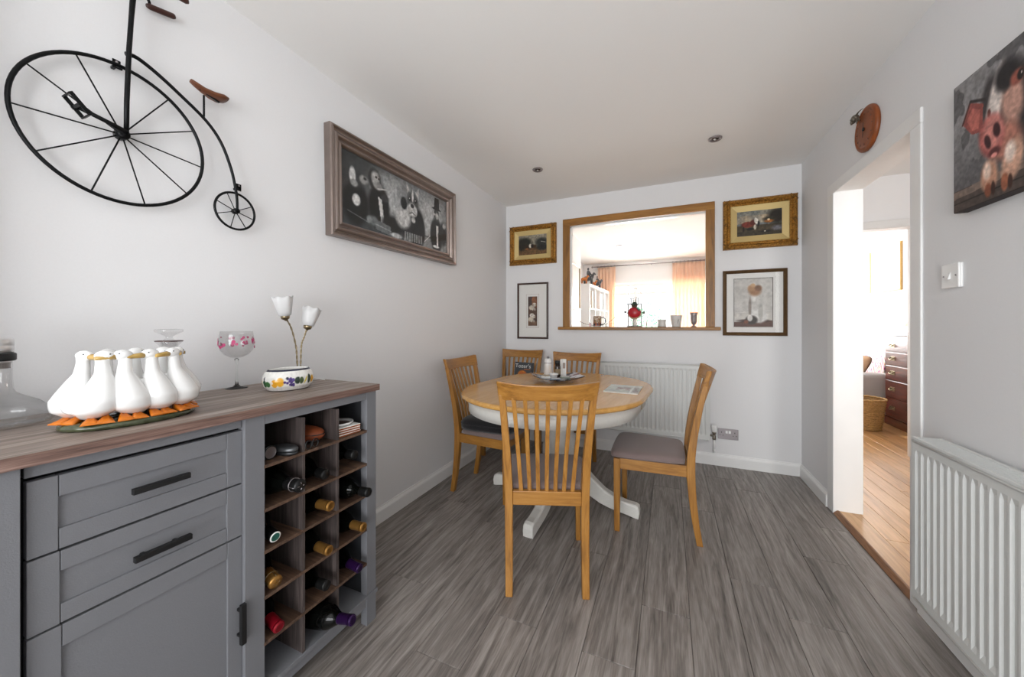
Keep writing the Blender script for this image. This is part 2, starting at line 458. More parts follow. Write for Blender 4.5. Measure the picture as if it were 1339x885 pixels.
skirting('baseboard_right', (RX, 2.90, 0), (RX, BY, 0), (-1, 0, 0))
skirting('baseboard_right.001', (RX, YR, 0), (RX, 1.98, 0), (-1, 0, 0))
# patio window behind the camera
w = struct(thing('window_1', None, None, (-.125, YR - .06, 1.125)))
for a, b in ((WX0, WX0 + .06), (WX1 - .06, WX1), (-.155, -.095)): bx('window_frame', M['white'], w, a, b, YR - .09, YR - .03, WZ0, WZ1, world=True)
for a, b in ((WZ0, WZ0 + .06), (WZ1 - .06, WZ1)): bx('window_frame', M['white'], w, WX0 + .06, WX1 - .06, YR - .09, YR - .03, a, b, world=True)
# hatch: white lining, pine architrave and sill
h = struct(thing('trim_1', None, None, (-.29, BY, 1.64)))
for a, b, c, d in ((HX0, HX0 + .018, HZ0 + .027, HZ1), (HX1 - .018, HX1, HZ0 + .027, HZ1), (HX0, HX1, HZ1 - .016, HZ1)):
    bx('lining', M['white_gloss'], h, a, b, BY - .004, BY + .125, c, d, world=True, bevel=.002)
bx('stop_bead', M['white_gloss'], h, HX0 + .018, HX0 + .03, BY + .03, BY + .05, HZ0 + .027, HZ1 - .016, world=True)
bx('stop_bead', M['white_gloss'], h, HX1 - .03, HX1 - .018, BY + .03, BY + .05, HZ0 + .027, HZ1 - .016, world=True)
bx('stop_bead', M['white_gloss'], h, HX0 + .018, HX1 - .018, BY + .03, BY + .05, HZ1 - .028, HZ1 - .016, world=True)
p = struct(thing('trim_2', None, None, (-.29, BY, 1.64)))
bx('upright', M['pine'], p, -.945, -.878, BY - .022, BY + .001, HZ0 + .027, 2.187, .003, True)
bx('upright', M['pine'], p, .283, .350, BY - .022, BY + .001, HZ0 + .027, 2.187, .003, True)
bx('head_rail', M['pine_x'], p, -.945, .350, BY - .023, BY + .001, 2.122, 2.188, .003, True)
struct(bx('trim_3', M['pine_x'], None, -.992, .392, BY - .035, BY + .13, HZ0, HZ0 + .028, .005))
# doorway: white lining, architrave, oak threshold
d = struct(thing('door_1', None, None, (RX, 2.43, 0)))
bx('lining', M['white_gloss'], d, RX - .002, RX + .135, DY1 - .016, DY1 + .005, .0, DZ, world=True, bevel=.002)
bx('lining', M['white_gloss'], d, RX - .002, RX + .135, DY0 - .005, DY0 + .016, .0, DZ, world=True, bevel=.002)
bx('lining', M['artex'], d, RX - .002, RX + .135, DY0, DY1, DZ - .016, DZ + .005, world=True)
for a, b in ((2.812, 2.90), (1.975, 2.048)):
    bx('architrave', M['white_gloss'], d, RX - .009, RX + .001, a, b, .0, 1.9725, world=True, bevel=.006)
bx('architrave', M['white_gloss'], d, RX - .0095, RX + .001, 1.975, 2.90, 1.972, 2.035, world=True, bevel=.004)
struct(MB().rings([[(RX - .008, y, 0), (RX + .022, y, 0), (RX + .022, y, .024), (RX + .012, y, .024), (RX - .008, y, .006)] for y in (2.046, 2.815)], True, True, True, False).build('trim_4', M['oak_thresh'], bevel=.003))
for i, (x, y, lb) in enumerate(((-.956, 2.692, 'small chrome downlight set in the ceiling nearer the left wall'), (.282, 2.72, 'small chrome downlight set in the ceiling nearer the doorway'))):
    t = thing('downlight', lb, 'ceiling light', (x, y, ZC), 0, 'recessed ceiling downlights')
    MB().lathe([(.026, -.002), (.028, -.008), (.036, -.009), (.041, -.005), (.042, 0), (.026, 0)], 24).build('bezel', M['steel'], t)
    MB().lathe([(.026, .0), (.025, -.001), (.018, -.003), (.012, -.006), (.002, -.007)], 20).build('reflector', plain('smoked_reflector', '#4a3b36', .25, .8), t)
    MB().ball((0, 0, -.006), .008, .008, .005).build('lamp_bulb', M['chrome'], t)

# ------------------------------------------------------------------ living room beyond the hatch
WW = M['white_wall']; LY = 7.3
struct(bx('floor_living', plain('beige_carpet', '#cfc6b8', .95), None, LX - .3, RX, BY + .12, LY + .1, -.06, 0))
m = MB(); m.box(LX - .15, -1.2, BY + .12, 5.3, 0, ZC + .03).box(LX - .17, LX - .03, 5.3, LY + .12, 0, ZC + .03)
struct(m.build('wall_living_left', WW))
struct(bx('wall_living_right', WW, None, RX, RX + .12, BY + .12, LY + .6, 0, ZC + .03))
m = MB(); GX0, GX1, GZ0, GZ1 = -1.02, .62, .12, 1.97
m.box(LX - .1, GX0, LY, LY + .15, 0, ZC + .03).box(GX1, RX, LY, LY + .15, 0, ZC + .03).box(GX0, GX1, LY, LY + .15, GZ1, ZC + .03).box(GX0, GX1, LY, LY + .15, 0, GZ0)
struct(m.build('wall_living_back', WW))
struct(bx('ceiling_living', M['artex'], None, LX - .17, RX, BY + .12, LY + .15, ZC, ZC + .1))
w = struct(thing('window_2', None, None, (-.2, LY + .07, 1.05)))
for a, b in ((GX0, GX0 + .05), (-.62, -.56), (-.02, .04), (GX1 - .05, GX1)): bx('window_frame', M['white'], w, a, b, LY + .04, LY + .11, GZ0, GZ1, world=True)
for a, b in ((GZ0, GZ0 + .06), (1.76, 1.81), (GZ1 - .05, GZ1)): bx('window_frame', M['white'], w, GX0 + .05, GX1 - .05, LY + .045, LY + .105, a, b, world=True)
bx('pane', M['pic_glass'], w, GX0 + .05, GX1 - .05, LY + .072, LY + .076, GZ0 + .06, GZ1 - .05, world=True)
struct(bx('trim_5', WW, None, GX0 - .1, GX1 + .1, LY - .04, LY, GZ1 + .01, GZ1 + .06))
for k, (x, y) in enumerate(((-.62, 4.5), (-.7, 5.75))):
    t = thing('downlight', ('dark ringed ceiling spot seen through the hatch, the nearer one', 'dark ringed ceiling spot seen through the hatch, the further one')[k], 'ceiling light', (x, y, ZC), 0, 'spots in the living room ceiling')
    MB().lathe([(.02, -.003), (.03, -.008), (.045, -.006), (.045, 0)], 20).build('bezel', M['steel'], t)
    MB().lathe([(.02, -.001), (.002, -.004)], 16).build('reflector', M['black'], t)

# ------------------------------------------------------------------ hall and bedroom beyond the doorway
HX = RX + .12
hf = struct(bx('floor_hall', M['underlay'], None, HX, 3.0, -.1, 7.7, -.06, .008))
k = 0; x = HX - .1
while x < 2.6:
    y = .9 - random.uniform(0, .9)
    while y < 7.6:
        ya, yb = max(y, .9), min(y + 1.1, 7.6)
        if x < HX - .02: ya, yb = max(ya, 2.05), min(yb, 2.812)
        if yb - ya < .03: y += 1.1; continue
        p = MB().box(.0006, .0994, .0006, yb - ya - .0006, 0, .014).build('floor_board', M['oak'], hf, bevel=.001, seg=1); p.location = (x, ya, .008); y += 1.1
    x += .10
m = MB(); EY = 4.13
m.box(1.95, 2.75, EY, EY + .1, 0, 2.5).box(HX, 1.95, EY, EY + .1, 2.02, 2.5)
struct(m.build('wall_hall_end', WW))
m = MB(); m.box(2.3, 2.4, -.1, EY, 0, 2.5); struct(m.build('wall_hall_right', WW))
m = MB(); m.box(HX, 1.25, -.2, -.1, 0, 2.5).box(2.15, 2.4, -.2, -.1, 0, 2.5).box(1.25, 2.15, -.2, -.1, 2.25, 2.5)
struct(m.build('wall_hall_front', WW))
struct(bx('ceiling_hall', M['ceiling'], None, HX, 2.9, -.2, 7.75, 2.45, 2.55))
d = struct(thing('door_2', None, None, (1.9, EY, 0)))
bx('lining', M['white_gloss'], d, 1.905, 1.955, EY - .01, EY + .11, .0, 2.0, world=True)
bx('lining', M['white_gloss'], d, HX, 1.955, EY - .01, EY + .11, 1.995, 2.03, world=True)
bx('architrave', M['white_gloss'], d, 1.935, 2.0, EY - .022, EY - .009, .022, 2.055, world=True, bevel=.004)
bx('architrave', M['white_gloss'], d, HX, 2.0, EY - .022, EY - .009, 2.0, 2.065, world=True, bevel=.004)
struct(bx('wall_bedroom_right', WW, None, 2.75, 2.85, EY, 7.7, 0, 2.5))
m = MB(); m.box(HX - .1, 1.25, 7.6, 7.7, 0, 2.5).box(2.5, 2.85, 7.6, 7.7, 0, 2.5).box(1.25, 2.5, 7.6, 7.7, 2.25, 2.5).box(1.25, 2.5, 7.6, 7.7, 0, .85)
struct(m.build('wall_bedroom_back', WW))


# ------------------------------------------------------------------ sideboard with wine rack
G = M['grey_paint']; FX = -1.063; RC = .011; BX = -1.49; SY0, SY1 = .18, 1.083; TB = .901
sb = thing('sideboard', 'grey painted sideboard with driftwood top and built-in wine rack against the left wall', 'sideboard', (-1.28, .63, 0))
S = dict(parent=sb, world=True)
m = MB(); m.box(BX - .015, -1.053, SY0 - .012, 1.0925, TB, .925)
m.cur = 1; m.box(-1.0535, -1.0525, SY0 - .012, 1.0925, TB, .9245)
m.build('top', [M['side_top'], M['side_edge']], bevel=.0012, **S)
def sbx(name, x0, x1, y0, y1, z0, z1, mat=G, bevel=.0012, parent=sb): return bx(name, mat, parent, x0, x1, y0, y1, z0, z1, bevel, True)
sbx('stile', FX - .03, FX, SY0, .234, 0, TB); sbx('stile', FX - .03, FX, .604, .657, 0, TB); sbx('stile', FX - .03, FX, 1.036, SY1, 0, TB)
sbx('stile', BX, BX + .03, SY0, .234, 0, TB); sbx('stile', BX, BX + .03, 1.036, SY1, 0, TB)
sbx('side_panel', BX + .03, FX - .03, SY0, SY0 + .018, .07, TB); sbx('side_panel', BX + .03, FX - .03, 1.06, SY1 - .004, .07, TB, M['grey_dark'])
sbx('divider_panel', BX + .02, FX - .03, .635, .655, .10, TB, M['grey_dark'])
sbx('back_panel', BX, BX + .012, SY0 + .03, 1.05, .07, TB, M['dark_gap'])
sbx('rail', FX - .03, FX - RC, .240, .602, .876, TB); sbx('rail', FX - .02, FX - .001, .657, 1.036, .872, TB)
sbx('rail', FX - .02, FX - .004, .234, .604, .06, .10); sbx('rail', FX - .02, FX - .004, .657, 1.036, .07, .104)
sbx('bottom_shelf', BX + .012, FX + .004, .655, 1.040, .104, .118); sbx('bottom_shelf', BX + .012, FX - .002, .20, .604, .10, .118)
sbx('lip', FX - .03, FX + .006, 1.034, SY1 + .004, .104, .119)
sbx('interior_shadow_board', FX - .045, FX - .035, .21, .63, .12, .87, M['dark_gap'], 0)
# drawers and door: five-piece fronts (stiles, rails, sunk panel)

def front(name, z0, z1, ys, iz0, iz1, y0=.2405, y1=.6005):
    k_ = (1.06 + RC) / 1.06; q = lambda z: 1.155 + (z - 1.155) * k_          # the fronts sit RC behind the face of the stiles
    z0, z1, iz0, iz1 = q(z0), q(z1), q(iz0), q(iz1); y0, y1, ys = y0 * k_, y1 * k_ - .003, (ys[0] * k_, ys[1] * k_)
    o = thing(name, None, None, (0, 0, 0)); o.parent = sb; o.location = Vector((FX - RC, .42, (z0 + z1) / 2)) - sb.location
    k = dict(world=True)
    X0, X1 = FX - RC - .018, FX - RC
    bx('front_stile', G, o, X0, X1, y0, ys[0], z0, z1, .0012, **k); bx('front_stile', G, o, X0, X1, ys[1], y1, z0, z1, .0012, **k)
    bx('front_rail', G, o, X0, X1 - .0006, ys[0] + .0008, ys[1] - .0008, iz1, z1 - .0004, .0012, **k); bx('front_rail', G, o, X0, X1 - .0006, ys[0] + .0008, ys[1] - .0008, z0 + .0004, iz0, .0012, **k)
    bx('front_panel', G, o, X0 - .004, X1 - .006, ys[0] - .002, ys[1] + .002, iz0 - .002, iz1 + .002, 0, **k)
    return o
def bar_handle(o, y0, y1, z, vert=False):
    m = MB(); t = .009
    if not vert:
        m.box(FX + .004, FX + .016, y0, y1, z - .0065, z + .0065)
        for y in (y0 + .022, y1 - .022): m.box(FX - RC - .007, FX + .005, y - .004, y + .004, z - .0062, z - .001)
    else:
        m.box(FX + .004, FX + .016, z - .0065, z + .0065, y0, y1)
        for q in (y0 + .02, y1 - .02): m.box(FX - RC - .002, FX + .005, z - .004, z + .004, q - .004, q + .004)
    h = m.build('handle', M['black'], o, world=True, bevel=.0015); h['label'] = 'black bar handle'
d1 = front('drawer', .7295, .871, (.2775, .561), .769, .830); bar_handle(d1, .376, .477, .798)
d2 = front('drawer', .5875, .7255, (.2795, .561), .624, .687); bar_handle(d2, .379, .480, .650)
d3 = front('door', .104, .5835, (.2815, .5625), .15, .541); bar_handle(d3, .296, .404, .594, True)
# wine rack grid
RZ = [.245, .377, .508, .628, .755]; RYs = [.7765, .9045]
for z in RZ: sbx('rack_shelf', BX + .02, FX + .001, .655, 1.036, z - .0095, z, M['rack'], .0006)
lv = [.118] + RZ + [.873]
for y in RYs:
    for a, b in zip(lv[:-1], lv[1:]):
        sbx('rack_upright', BX + .02, FX, y - .005, y + .005, a, b - .0095, M['rack_v'], .0006)

# bottles and bits kept in the rack
BOT = [(.0, 0), (.03, 0), (.0365, .003), (.0372, .012), (.0372, .185), (.034, .205), (.024, .226), (.0155, .243), (.0142, .255), (.0142, .288), (.0155, .289), (.0155, .296), (.0140, .298), (.0, .298)]
CHAMP = [(.0, 0), (.034, 0), (.041, .004), (.042, .015), (.042, .16), (.038, .185), (.026, .22), (.018, .245), (.0165, .275), (.0, .276)]
def bottle(label, tip, yc, zs, cap, kind='wine', capr=None):
    r = .042 if kind == 'champ' else .0372; L = .298
    tip = Vector(tip); az = zs + r + .0015
    bz = az if tip.z >= az else az + (az - tip.z) / .113 * .185
    base = Vector((tip.x - .292, yc, bz)); d = (tip - base).normalized(); base = tip - d * L
    o = thing('wine_bottle', label, 'bottle', base, group='bottles lying in the wine rack')
    o.rotation_euler = d.to_track_quat('Z', 'Y').to_euler()
    MB().lathe([p for p in (CHAMP if kind == 'champ' else BOT)][1:-1], 22).build('bottle_body', M['bottle_dark'], o)
    if cap == 'none':
        MB().lathe([(.0160, .262), (.0165, .264), (.0165, .295), (.0155, .2985), (.001, .2985)], 20).build('screw_cap', M['foil_black'], o)
    elif cap == 'ring':
        MB().lathe([(.0150, .25), (.0162, .255), (.0162, .297), (.0155, .2982), (.001, .2982)], 20).build('capsule', M['foil_black'], o)
        m = MB(); m.lathe([(.0155, .2983), (.0150, .2990), (.001, .2990)], 24); m.build('end_disc', M['paper'], o)
        MB().lathe([(.0118, .2991), (.0118, .2995), (.0098, .2995), (.0098, .2991)], 24).build('end_ring', plain('teal_print', '#2f6a5c', .5), o)
    elif cap == 'champ':
        c = MB(); c.lathe([(.0185, .235), (.0175, .262), (.019, .272), (.0175, .277), (.0185, .285), (.0195, .295), (.0165, .300), (.001, .301)], 20)
        c.build('foil', capr, o)
        w = MB()
        for k in range(4):
            a = k * PI / 2; w.tube([(.0195 * math.cos(a), .0195 * math.sin(a), .272), (.0205 * math.cos(a), .0205 * math.sin(a), .294), (.006 * math.cos(a), .006 * math.sin(a), .3025)], .0009, 5)
        w.tube([(.0195 * math.cos(t), .0195 * math.sin(t), .272) for t in np.linspace(0, 2 * PI, 18, endpoint=False)], .0012, 5, True)
        w.build('wire_cage', M['steel'] if capr is not M['foil_gold'] else M['brass'], o)
    else:
        MB().lathe([(.0152, .240), (.0158, .246), (.0152, .283), (.0160, .285), (.0150, .287), (.0162, .289), (.0150, .291), (.0162, .293), (.0160, .2975), (.0150, .2988), (.001, .2988)], 22).build('capsule', cap, o)
        MB().lathe([(.0125, .2989), (.0120, .2997), (.0095, .2997), (.009, .2989)], 22).build('capsule_rim', cap, o)
    return o
# label, tip, cell centre y, shelf z, cap
bottle('black foiled sparkling wine bottle poking from the second shelf, next to the middle stile', (-.998, .719, .682), .712, .628, 'champ', 'champ', M['foil_black'])
bottle('wine bottle with a white and green ringed cap end in the rack', (-1.068, .690, .530), .714, .508, 'ring')
bottle('sparkling wine bottle with gold foil and wire, in the rack by the middle stile', (-1.062, .688, .398), .716, .377, 'champ', 'champ', M['foil_gold'])
bottle('wine bottle with a bright red foil capsule', (-1.050, .690, .268), .715, .245, M['foil_red'])
bottle('black capped wine bottle directly under the tan glasses case', (-1.045, .842, .660), .838, .628, 'none')
bottle('wine bottle with gold capsule in the middle column, the upper of its two', (-1.022, .842, .560), .838, .508, M['foil_gold'])
bottle('wine bottle with gold capsule in the middle column, the lower of its two', (-1.029, .842, .412), .838, .377, M['foil_gold'])
bottle('black capped wine bottle directly above the one with a purple capsule on the rack floor', (-1.040, .842, .293), .838, .245, 'none')
bottle('wine bottle with purple capsule lying on the rack floor, sticking out furthest', (-.935, .852, .205), .832, .118, M['foil_purple'])
bottle('black capped wine bottle lying just under the stack of coasters', (-1.055, .972, .682), .970, .628, 'none')
bottle('black wine bottle whose neck overlaps the outer stile of the rack', (-.988, .972, .556), .966, .508, 'none')
bottle('wine bottle with gold capsule beside the outer stile of the rack', (-1.012, .972, .426), .968, .377, M['foil_gold'])
bottle('wine bottle with purple capsule beside the outer stile, second shelf up', (-1.031, .972, .271), .968, .245, M['foil_purple'])
t = thing('torch', 'black metal torch lying in the top cell of the wine rack by the middle stile', 'torch', (-1.10, .690, .755 + .021), rot=(0, PI / 2, .10))
MB().lathe([(.012, -.14), (.013, -.135), (.013, -.05), (.0135, -.03), (.020, -.012), (.0208, -.004), (.0208, .008), (.017, .009), (.0165, .004), (.001, .003)], 22).build('torch_body', M['foil_black'], t)
MB().lathe([(.0160, .0045), (.001, .0052)], 20).build('lens', M['bottle_dark'], t)
MB().lathe([(.0172, .0094), (.0172, .0102), (.0160, .0102), (.0160, .0094)], 22).build('lens_ring', M['steel'], t)
t = thing('gadget_case', 'small dark hinged case with two pale edges lying beside the torch', 'case', (-1.10, .742, .755), .15)
MB().rings([[(x * s, y * s, z) for x, y in [(.045 * math.cos(a), .024 * math.sin(a)) for a in np.linspace(0, 2 * PI, 20, endpoint=False)]] for s, z in ((.9, .001), (1, .004), (1, .009), (.96, .011))], True).build('lower_shell', plain('gunmetal', '#3c3e40', .35, .7), t)
MB().rings([[(x * s, y * s, z) for x, y in [(.045 * math.cos(a), .024 * math.sin(a)) for a in np.linspace(0, 2 * PI, 20, endpoint=False)]] for s, z in ((.96, .012), (1, .014), (1, .019), (.9, .024), (.6, .027))], True).build('upper_shell', plain('gunmetal_lid', '#5a5c5e', .35, .7), t)
t = thing('glasses_case', 'tan leather glasses case in the top middle cell of the wine rack', 'glasses case', (-1.155, .852, .755 + .0275), .05)
R = []
for q in np.linspace(-1, 1, 11):
    k = math.sqrt(max(1 - abs(q) ** 3, .04)); R.append([(.072 * q, .0405 * k * math.cos(a), .0255 * k * math.sin(a)) for a in np.linspace(0, 2 * PI, 18, endpoint=False)])
MB().rings(R, True).build('shell', plain('tan_leather', '#8a4526', .5, bump=.2, bscale=120), t)
MB().tube([(.073 * math.cos(a) , .0412 * math.sin(a), .004) for a in np.linspace(0, 2 * PI, 28, endpoint=False)], .002, 6, True).build('zip', M['black'], t)
t = thing('spectacles', 'pair of dark folded spectacles in front of the tan glasses case', 'spectacles', (-1.064, .806, .755 + .0165), .05)
for s in (-1, 1):
    MB().tube([(.0, s * .0125 + .0112 * math.cos(a), .0135 * math.sin(a)) for a in np.linspace(0, 2 * PI, 16, endpoint=False)], .0021, 6, True).build('rim', M['black'], t)
MB().tube([(0, -.0022, .003), (.001, 0, .005), (0, .0022, .003)], .0015, 6).build('bridge', M['black'], t)
for s in (-1, 1): MB().tube([(0, s * .0236, .006), (-.010, s * .0195, .002), (-.014, s * .012, -.002), (-.0145, -s * .012, -.004)], .0014, 6).build('temple', M['black'], t)
lbs = ['brown backed coaster, lowest of the stack in the corner cell of the rack', 'brown backed coaster, second up of the stack in the rack', 'brown backed coaster, third up of the stack in the rack', 'brown backed coaster, topmost of the stack under the white dish']
for k in range(4):
    t = thing('coaster', lbs[k], 'coaster', (-1.118, .968, .755 + .0082 * k), random.uniform(-.12, .12) - .05, 'stack of coasters')
    MB().box(-.046, .046, -.046, .046, .0001, .0052).build('cork_back', M['copper'], t, bevel=.001)
    MB().box(-.0465, .0465, -.0465, .0465, .0053, .0078).build('face', M['paper'], t, bevel=.0008)
t = thing('dish', 'small round white and brown dish on the stack of coasters', 'dish', (-1.122, .962, .755 + .0330))
MB().lathe([(.025, 0), (.042, .003), (.048, .010), (.047, .0125), (.040, .006), (.001, .004)], 28).build('bowl', M['ceramic'], t)
MB().lathe([(.036, .0062), (.034, .0070), (.001, .0052)], 28).build('painted_centre', plain('brown_glaze', '#4a342a', .3), t)

# ------------------------------------------------------------------ things standing on the sideboard
TZ = .925
# geese planter
gp = thing('goose_bowl', 'white ceramic bowl formed by a ring of geese with orange feet on a mossy base', 'ornament', (-1.205, .432, TZ))
P = []
m = MB(); el = [(.084 * math.cos(a), .120 * math.sin(a)) for a in np.linspace(0, 2 * PI, 40, endpoint=False)]
m.rings([[(x * s, y * s, z + .0012 * math.sin(9 * math.atan2(y, x) + 1)* (z > .004)) for x, y in el] for s, z in ((.96, 0), (1, .004), (.99, .011), (.92, .0145), (.6, .016), (.05, .016))]).build('mossy_base', M['moss'], gp)
m = MB(); m.rings([[(x * s, y * s, z) for x, y in el] for s, z in ((.40, .040), (.60, .050), (.70, .075), (.66, .105), (.60, .105), (.62, .075), (.50, .055), (.2, .052))]).build('bowl', M['ceramic'], gp)
def smooth_chain(pts, n):
    pts = [np.array(p, float) for p in pts]; out = []
    P_ = [2 * pts[0] - pts[1]] + pts + [2 * pts[-1] - pts[-2]]
    for i in range(1, len(P_) - 2):
        p0, p1, p2, p3 = P_[i - 1:i + 3]
        for t in np.linspace(0, 1, n, endpoint=False):
            out.append(.5 * (2 * p1 + (p2 - p0) * t + (2 * p0 - 5 * p1 + 4 * p2 - p3) * t * t + (3 * p1 - p0 - 3 * p2 + p3) * t ** 3))
    out.append(pts[-1]); return out
def goose(x, y, out_ang, look, zs=1.0):
    """One goose: breast outward at out_ang, head turned along the ring (look = +1 or -1 towards +Y)."""
    g = thing('goose', None, None, (x, y, .016)); g.parent = gp
    o = np.array((math.cos(out_ang), math.sin(out_ang), 0)); t = np.array((-math.sin(out_ang), math.cos(out_ang), 0)); z = np.array((0, 0, 1.))
    if t[1] * look < 0: t = -t
    # body and neck as one tapering surface of elliptical rings
    spine = [(o * -.004 - t * .010 + z * .008), (o * .008 - t * .004 + z * .026), (o * .014 + t * .000 + z * .050), (o * .008 + t * .004 + z * .082), (o * .001 + t * .006 + z * .106), (o * -.003 + t * .005 + z * .128), (o * -.003 + t * .005 + z * .141)]
    rad = [.016, .0318, .0318, .0215, .0128, .0105, .0105]
    C = smooth_chain(spine, 4); r_ = [float(np.interp(i / (len(C) - 1) * 6, range(7), rad)) for i in range(len(C))]
    m = MB(); R = []
    for c, r in zip(C, r_): R.append([tuple(c + (t * math.cos(a) * 1.12 + o * math.sin(a)) * r) for a in np.linspace(0, 2 * PI, 20, endpoint=False)])
    m.rings(R)
    hc = o * -.003 + t * .009 + z * .146
    m.ball((0, 0, 0), .0175, .0125, .0125, 16, 10, T=Matrix.Translation(hc) @ Matrix(((t[0], o[0], 0, 0), (t[1], o[1], 0, 0), (0, 0, 1, 0), (0, 0, 0, 1))))
    m.ball((0, 0, 0), .030, .012, .017, 12, 8, T=Matrix.Translation(o * .006 - t * .024 + z * .036) @ Matrix(((t[0], o[0], 0, 0), (t[1], o[1], 0, 0), (0, 0, 1, 0), (0, 0, 0, 1))))
    m.build('goose_body', M['ceramic'], g)
    bb = MB(); R = []
    for q, ry, rz in ((.022, .0085, .0075), (.032, .0078, .0062), (.046, .0072, .0052), (.053, .005, .004)):
        c = o * -.003 + t * q + z * (.1435 - (q - .022) * .08); R.append([tuple(c + o * ry * math.cos(a) + z * rz * math.sin(a)) for a in np.linspace(0, 2 * PI, 12, endpoint=False)])
    bb.rings(R); bb.build('beak', M['beak'], g)
    e = MB()
    for s in (-1, 1): e.ball(tuple(hc + t * .008 + o * s * .0108 + z * .004), .0014, seg=8, rows=6)
    e.build('eyes', M['black'], g)
    for s in (-1, 1):
        f = MB(); c0 = o * .006 + t * s * .011; a0 = out_ang + s * .25 * (1 if t[1] * math.cos(out_ang) >= 0 else -1)
        d = np.array((math.cos(out_ang), math.sin(out_ang), 0)); w = t
        f.rings([[tuple(c0 + d * x + w * y + z * zz) for x, y in ((-.004, -.003), (.004, -.004), (.004, .004), (-.004, .003))] for zz, in ((.018,), (.008,))])
        R = []
        for q, wd, hh in ((-.004, .005, .016), (.008, .008, .013), (.020, .013, .007), (.030, .015, .002)):
            c = c0 + d * q; R.append([tuple(c - w * wd + z * (-.001)), tuple(c + w * wd + z * (-.001)), tuple(c + w * wd * .9 + z * hh * .7), tuple(c + w * wd * .35 + z * hh), tuple(c + w * 0 + z * hh * .75), tuple(c - w * wd * .35 + z * hh), tuple(c - w * wd * .9 + z * hh * .7)])
        f.rings(R, smooth=True).build('foot', M['orange'], g)
for (wx, wy, ang, look) in ((-1.172, .362, -.35, 1), (-1.160, .408, -.1, -1), (-1.160, .458, .1, -1), (-1.170, .506, .4, -1), (-1.215, .530, 1.2, -1), (-1.255, .502, 2.6, 1), (-1.262, .447, PI, 1), (-1.258, .394, -2.7, 1), (-1.222, .345, -1.1, 1)):
    goose((wx + 1.205) * .94, (wy - .432) * .96, ang, look)

# glassware
wg = thing('gin_glass', 'balloon gin glass printed with pink flowers at the back of the sideboard', 'glass', (-1.462, .803, TZ))
MB().lathe([(.034, 0), (.035, .0015), (.030, .0035), (.012, .007), (.0055, .014), (.0042, .03), (.0040, .075), (.0048, .095), (.007, .108), (.0, .1105)], 32, caps=True).build('stem_and_foot', M['solid_glass'], wg)
outer = [(.004, .1105), (.018, .1135), (.036, .123), (.049, .140), (.0545, .160), (.0535, .180), (.0505, .198), (.0490, .210)]
inner = [(.0478, .210), (.0493, .198), (.0522, .180), (.0532, .160), (.0477, .1415), (.035, .1255), (.018, .1165), (.002, .1145)]
MB().lathe(outer + inner, 40).build('bowl', M['glass'], wg)
m = MB(); pk = plain('pink_print', '#c23a72', .5); rr = random.Random(3)
for fx in np.linspace(0, 2 * PI, 9, endpoint=False):
    for q in range(4):
        a = fx + rr.uniform(-.24, .24); z = .168 + rr.uniform(-.018, .020); rad = .0550 - abs(z - .160) * .06; sz = rr.uniform(.0028, .0052)
        c = Vector((rad * math.cos(a), rad * math.sin(a), z)); u = Vector((-math.sin(a), math.cos(a), 0)); w_ = Vector((0, 0, 1)); n_ = Vector((math.cos(a), math.sin(a), 0))
        for p5 in range(5):
            ph = p5 * 2 * PI / 5; cc = c + (u * math.cos(ph) + w_ * math.sin(ph)) * sz * .75
            ring = [cc + (u * math.cos(b) + w_ * math.sin(b)) * sz * .55 for b in np.linspace(0, 2 * PI, 7, endpoint=False)]
            m.rings([[tuple(x) for x in ring], [tuple(x + n_ * .0006) for x in ring]], True, True, True, False)
m.build('flower_print', pk, wg)['kind'] = 'stuff'
dc = thing('stoppered_decanter', 'clear glass decanter with a wide flat disc stopper behind the geese', 'decanter', (-1.415, .588, TZ))
MB().lathe([(.045, 0), (.055, .004), (.060, .025), (.056, .06), (.042, .10), (.026, .13), (.021, .15), (.021, .168), (.031, .180), (.032, .183), (.019, .183), (.018, .15), (.022, .132), (.038, .10), (.052, .06), (.056, .025), (.050, .008), (.002, .007)], 36).build('decanter_body', M['glass'], dc)
MB().lathe([(.014, .165), (.0165, .184), (.008, .192), (.009, .198), (.024, .207), (.033, .212), (.034, .218), (.031, .220), (.002, .217)], 32).build('stopper', M['glass'], dc)
MB().lathe([(.0325, .1815), (.0332, .1835), (.0325, .185), (.031, .184)], 32).build('rim_ring', plain('smoky_rim', '#5b4a48', .3), dc)
sd = thing('wide_decanter', 'wide based glass decanter with chrome and black neck at the end of the sideboard', 'decanter', (-1.408, .268, TZ))
MB().lathe([(.072, 0), (.088, .004), (.095, .016), (.090, .032), (.070, .050), (.048, .064), (.036, .074), (.032, .085), (.0305, .11), (.0305, .150), (.0285, .150), (.0285, .11), (.030, .086), (.034, .076), (.046, .067), (.068, .053), (.087, .033), (.092, .017), (.084, .007), (.002, .006)], 44).build('decanter_body', M['glass'], sd)
MB().lathe([(.0285, .133), (.0285, .145), (.031, .146), (.031, .151), (.002, .151)], 36).build('neck_seal', M['chrome'], sd)
MB().lathe([(.0345, .150), (.036, .152), (.036, .165), (.0345, .167), (.002, .167)], 36).build('neck_band', M['black'], sd)
MB().lathe([(.0325, .167), (.0325, .184), (.0318, .185), (.0325, .186), (.0325, .198), (.030, .202), (.002, .202)], 36).build('stopper', M['chrome'], sd)

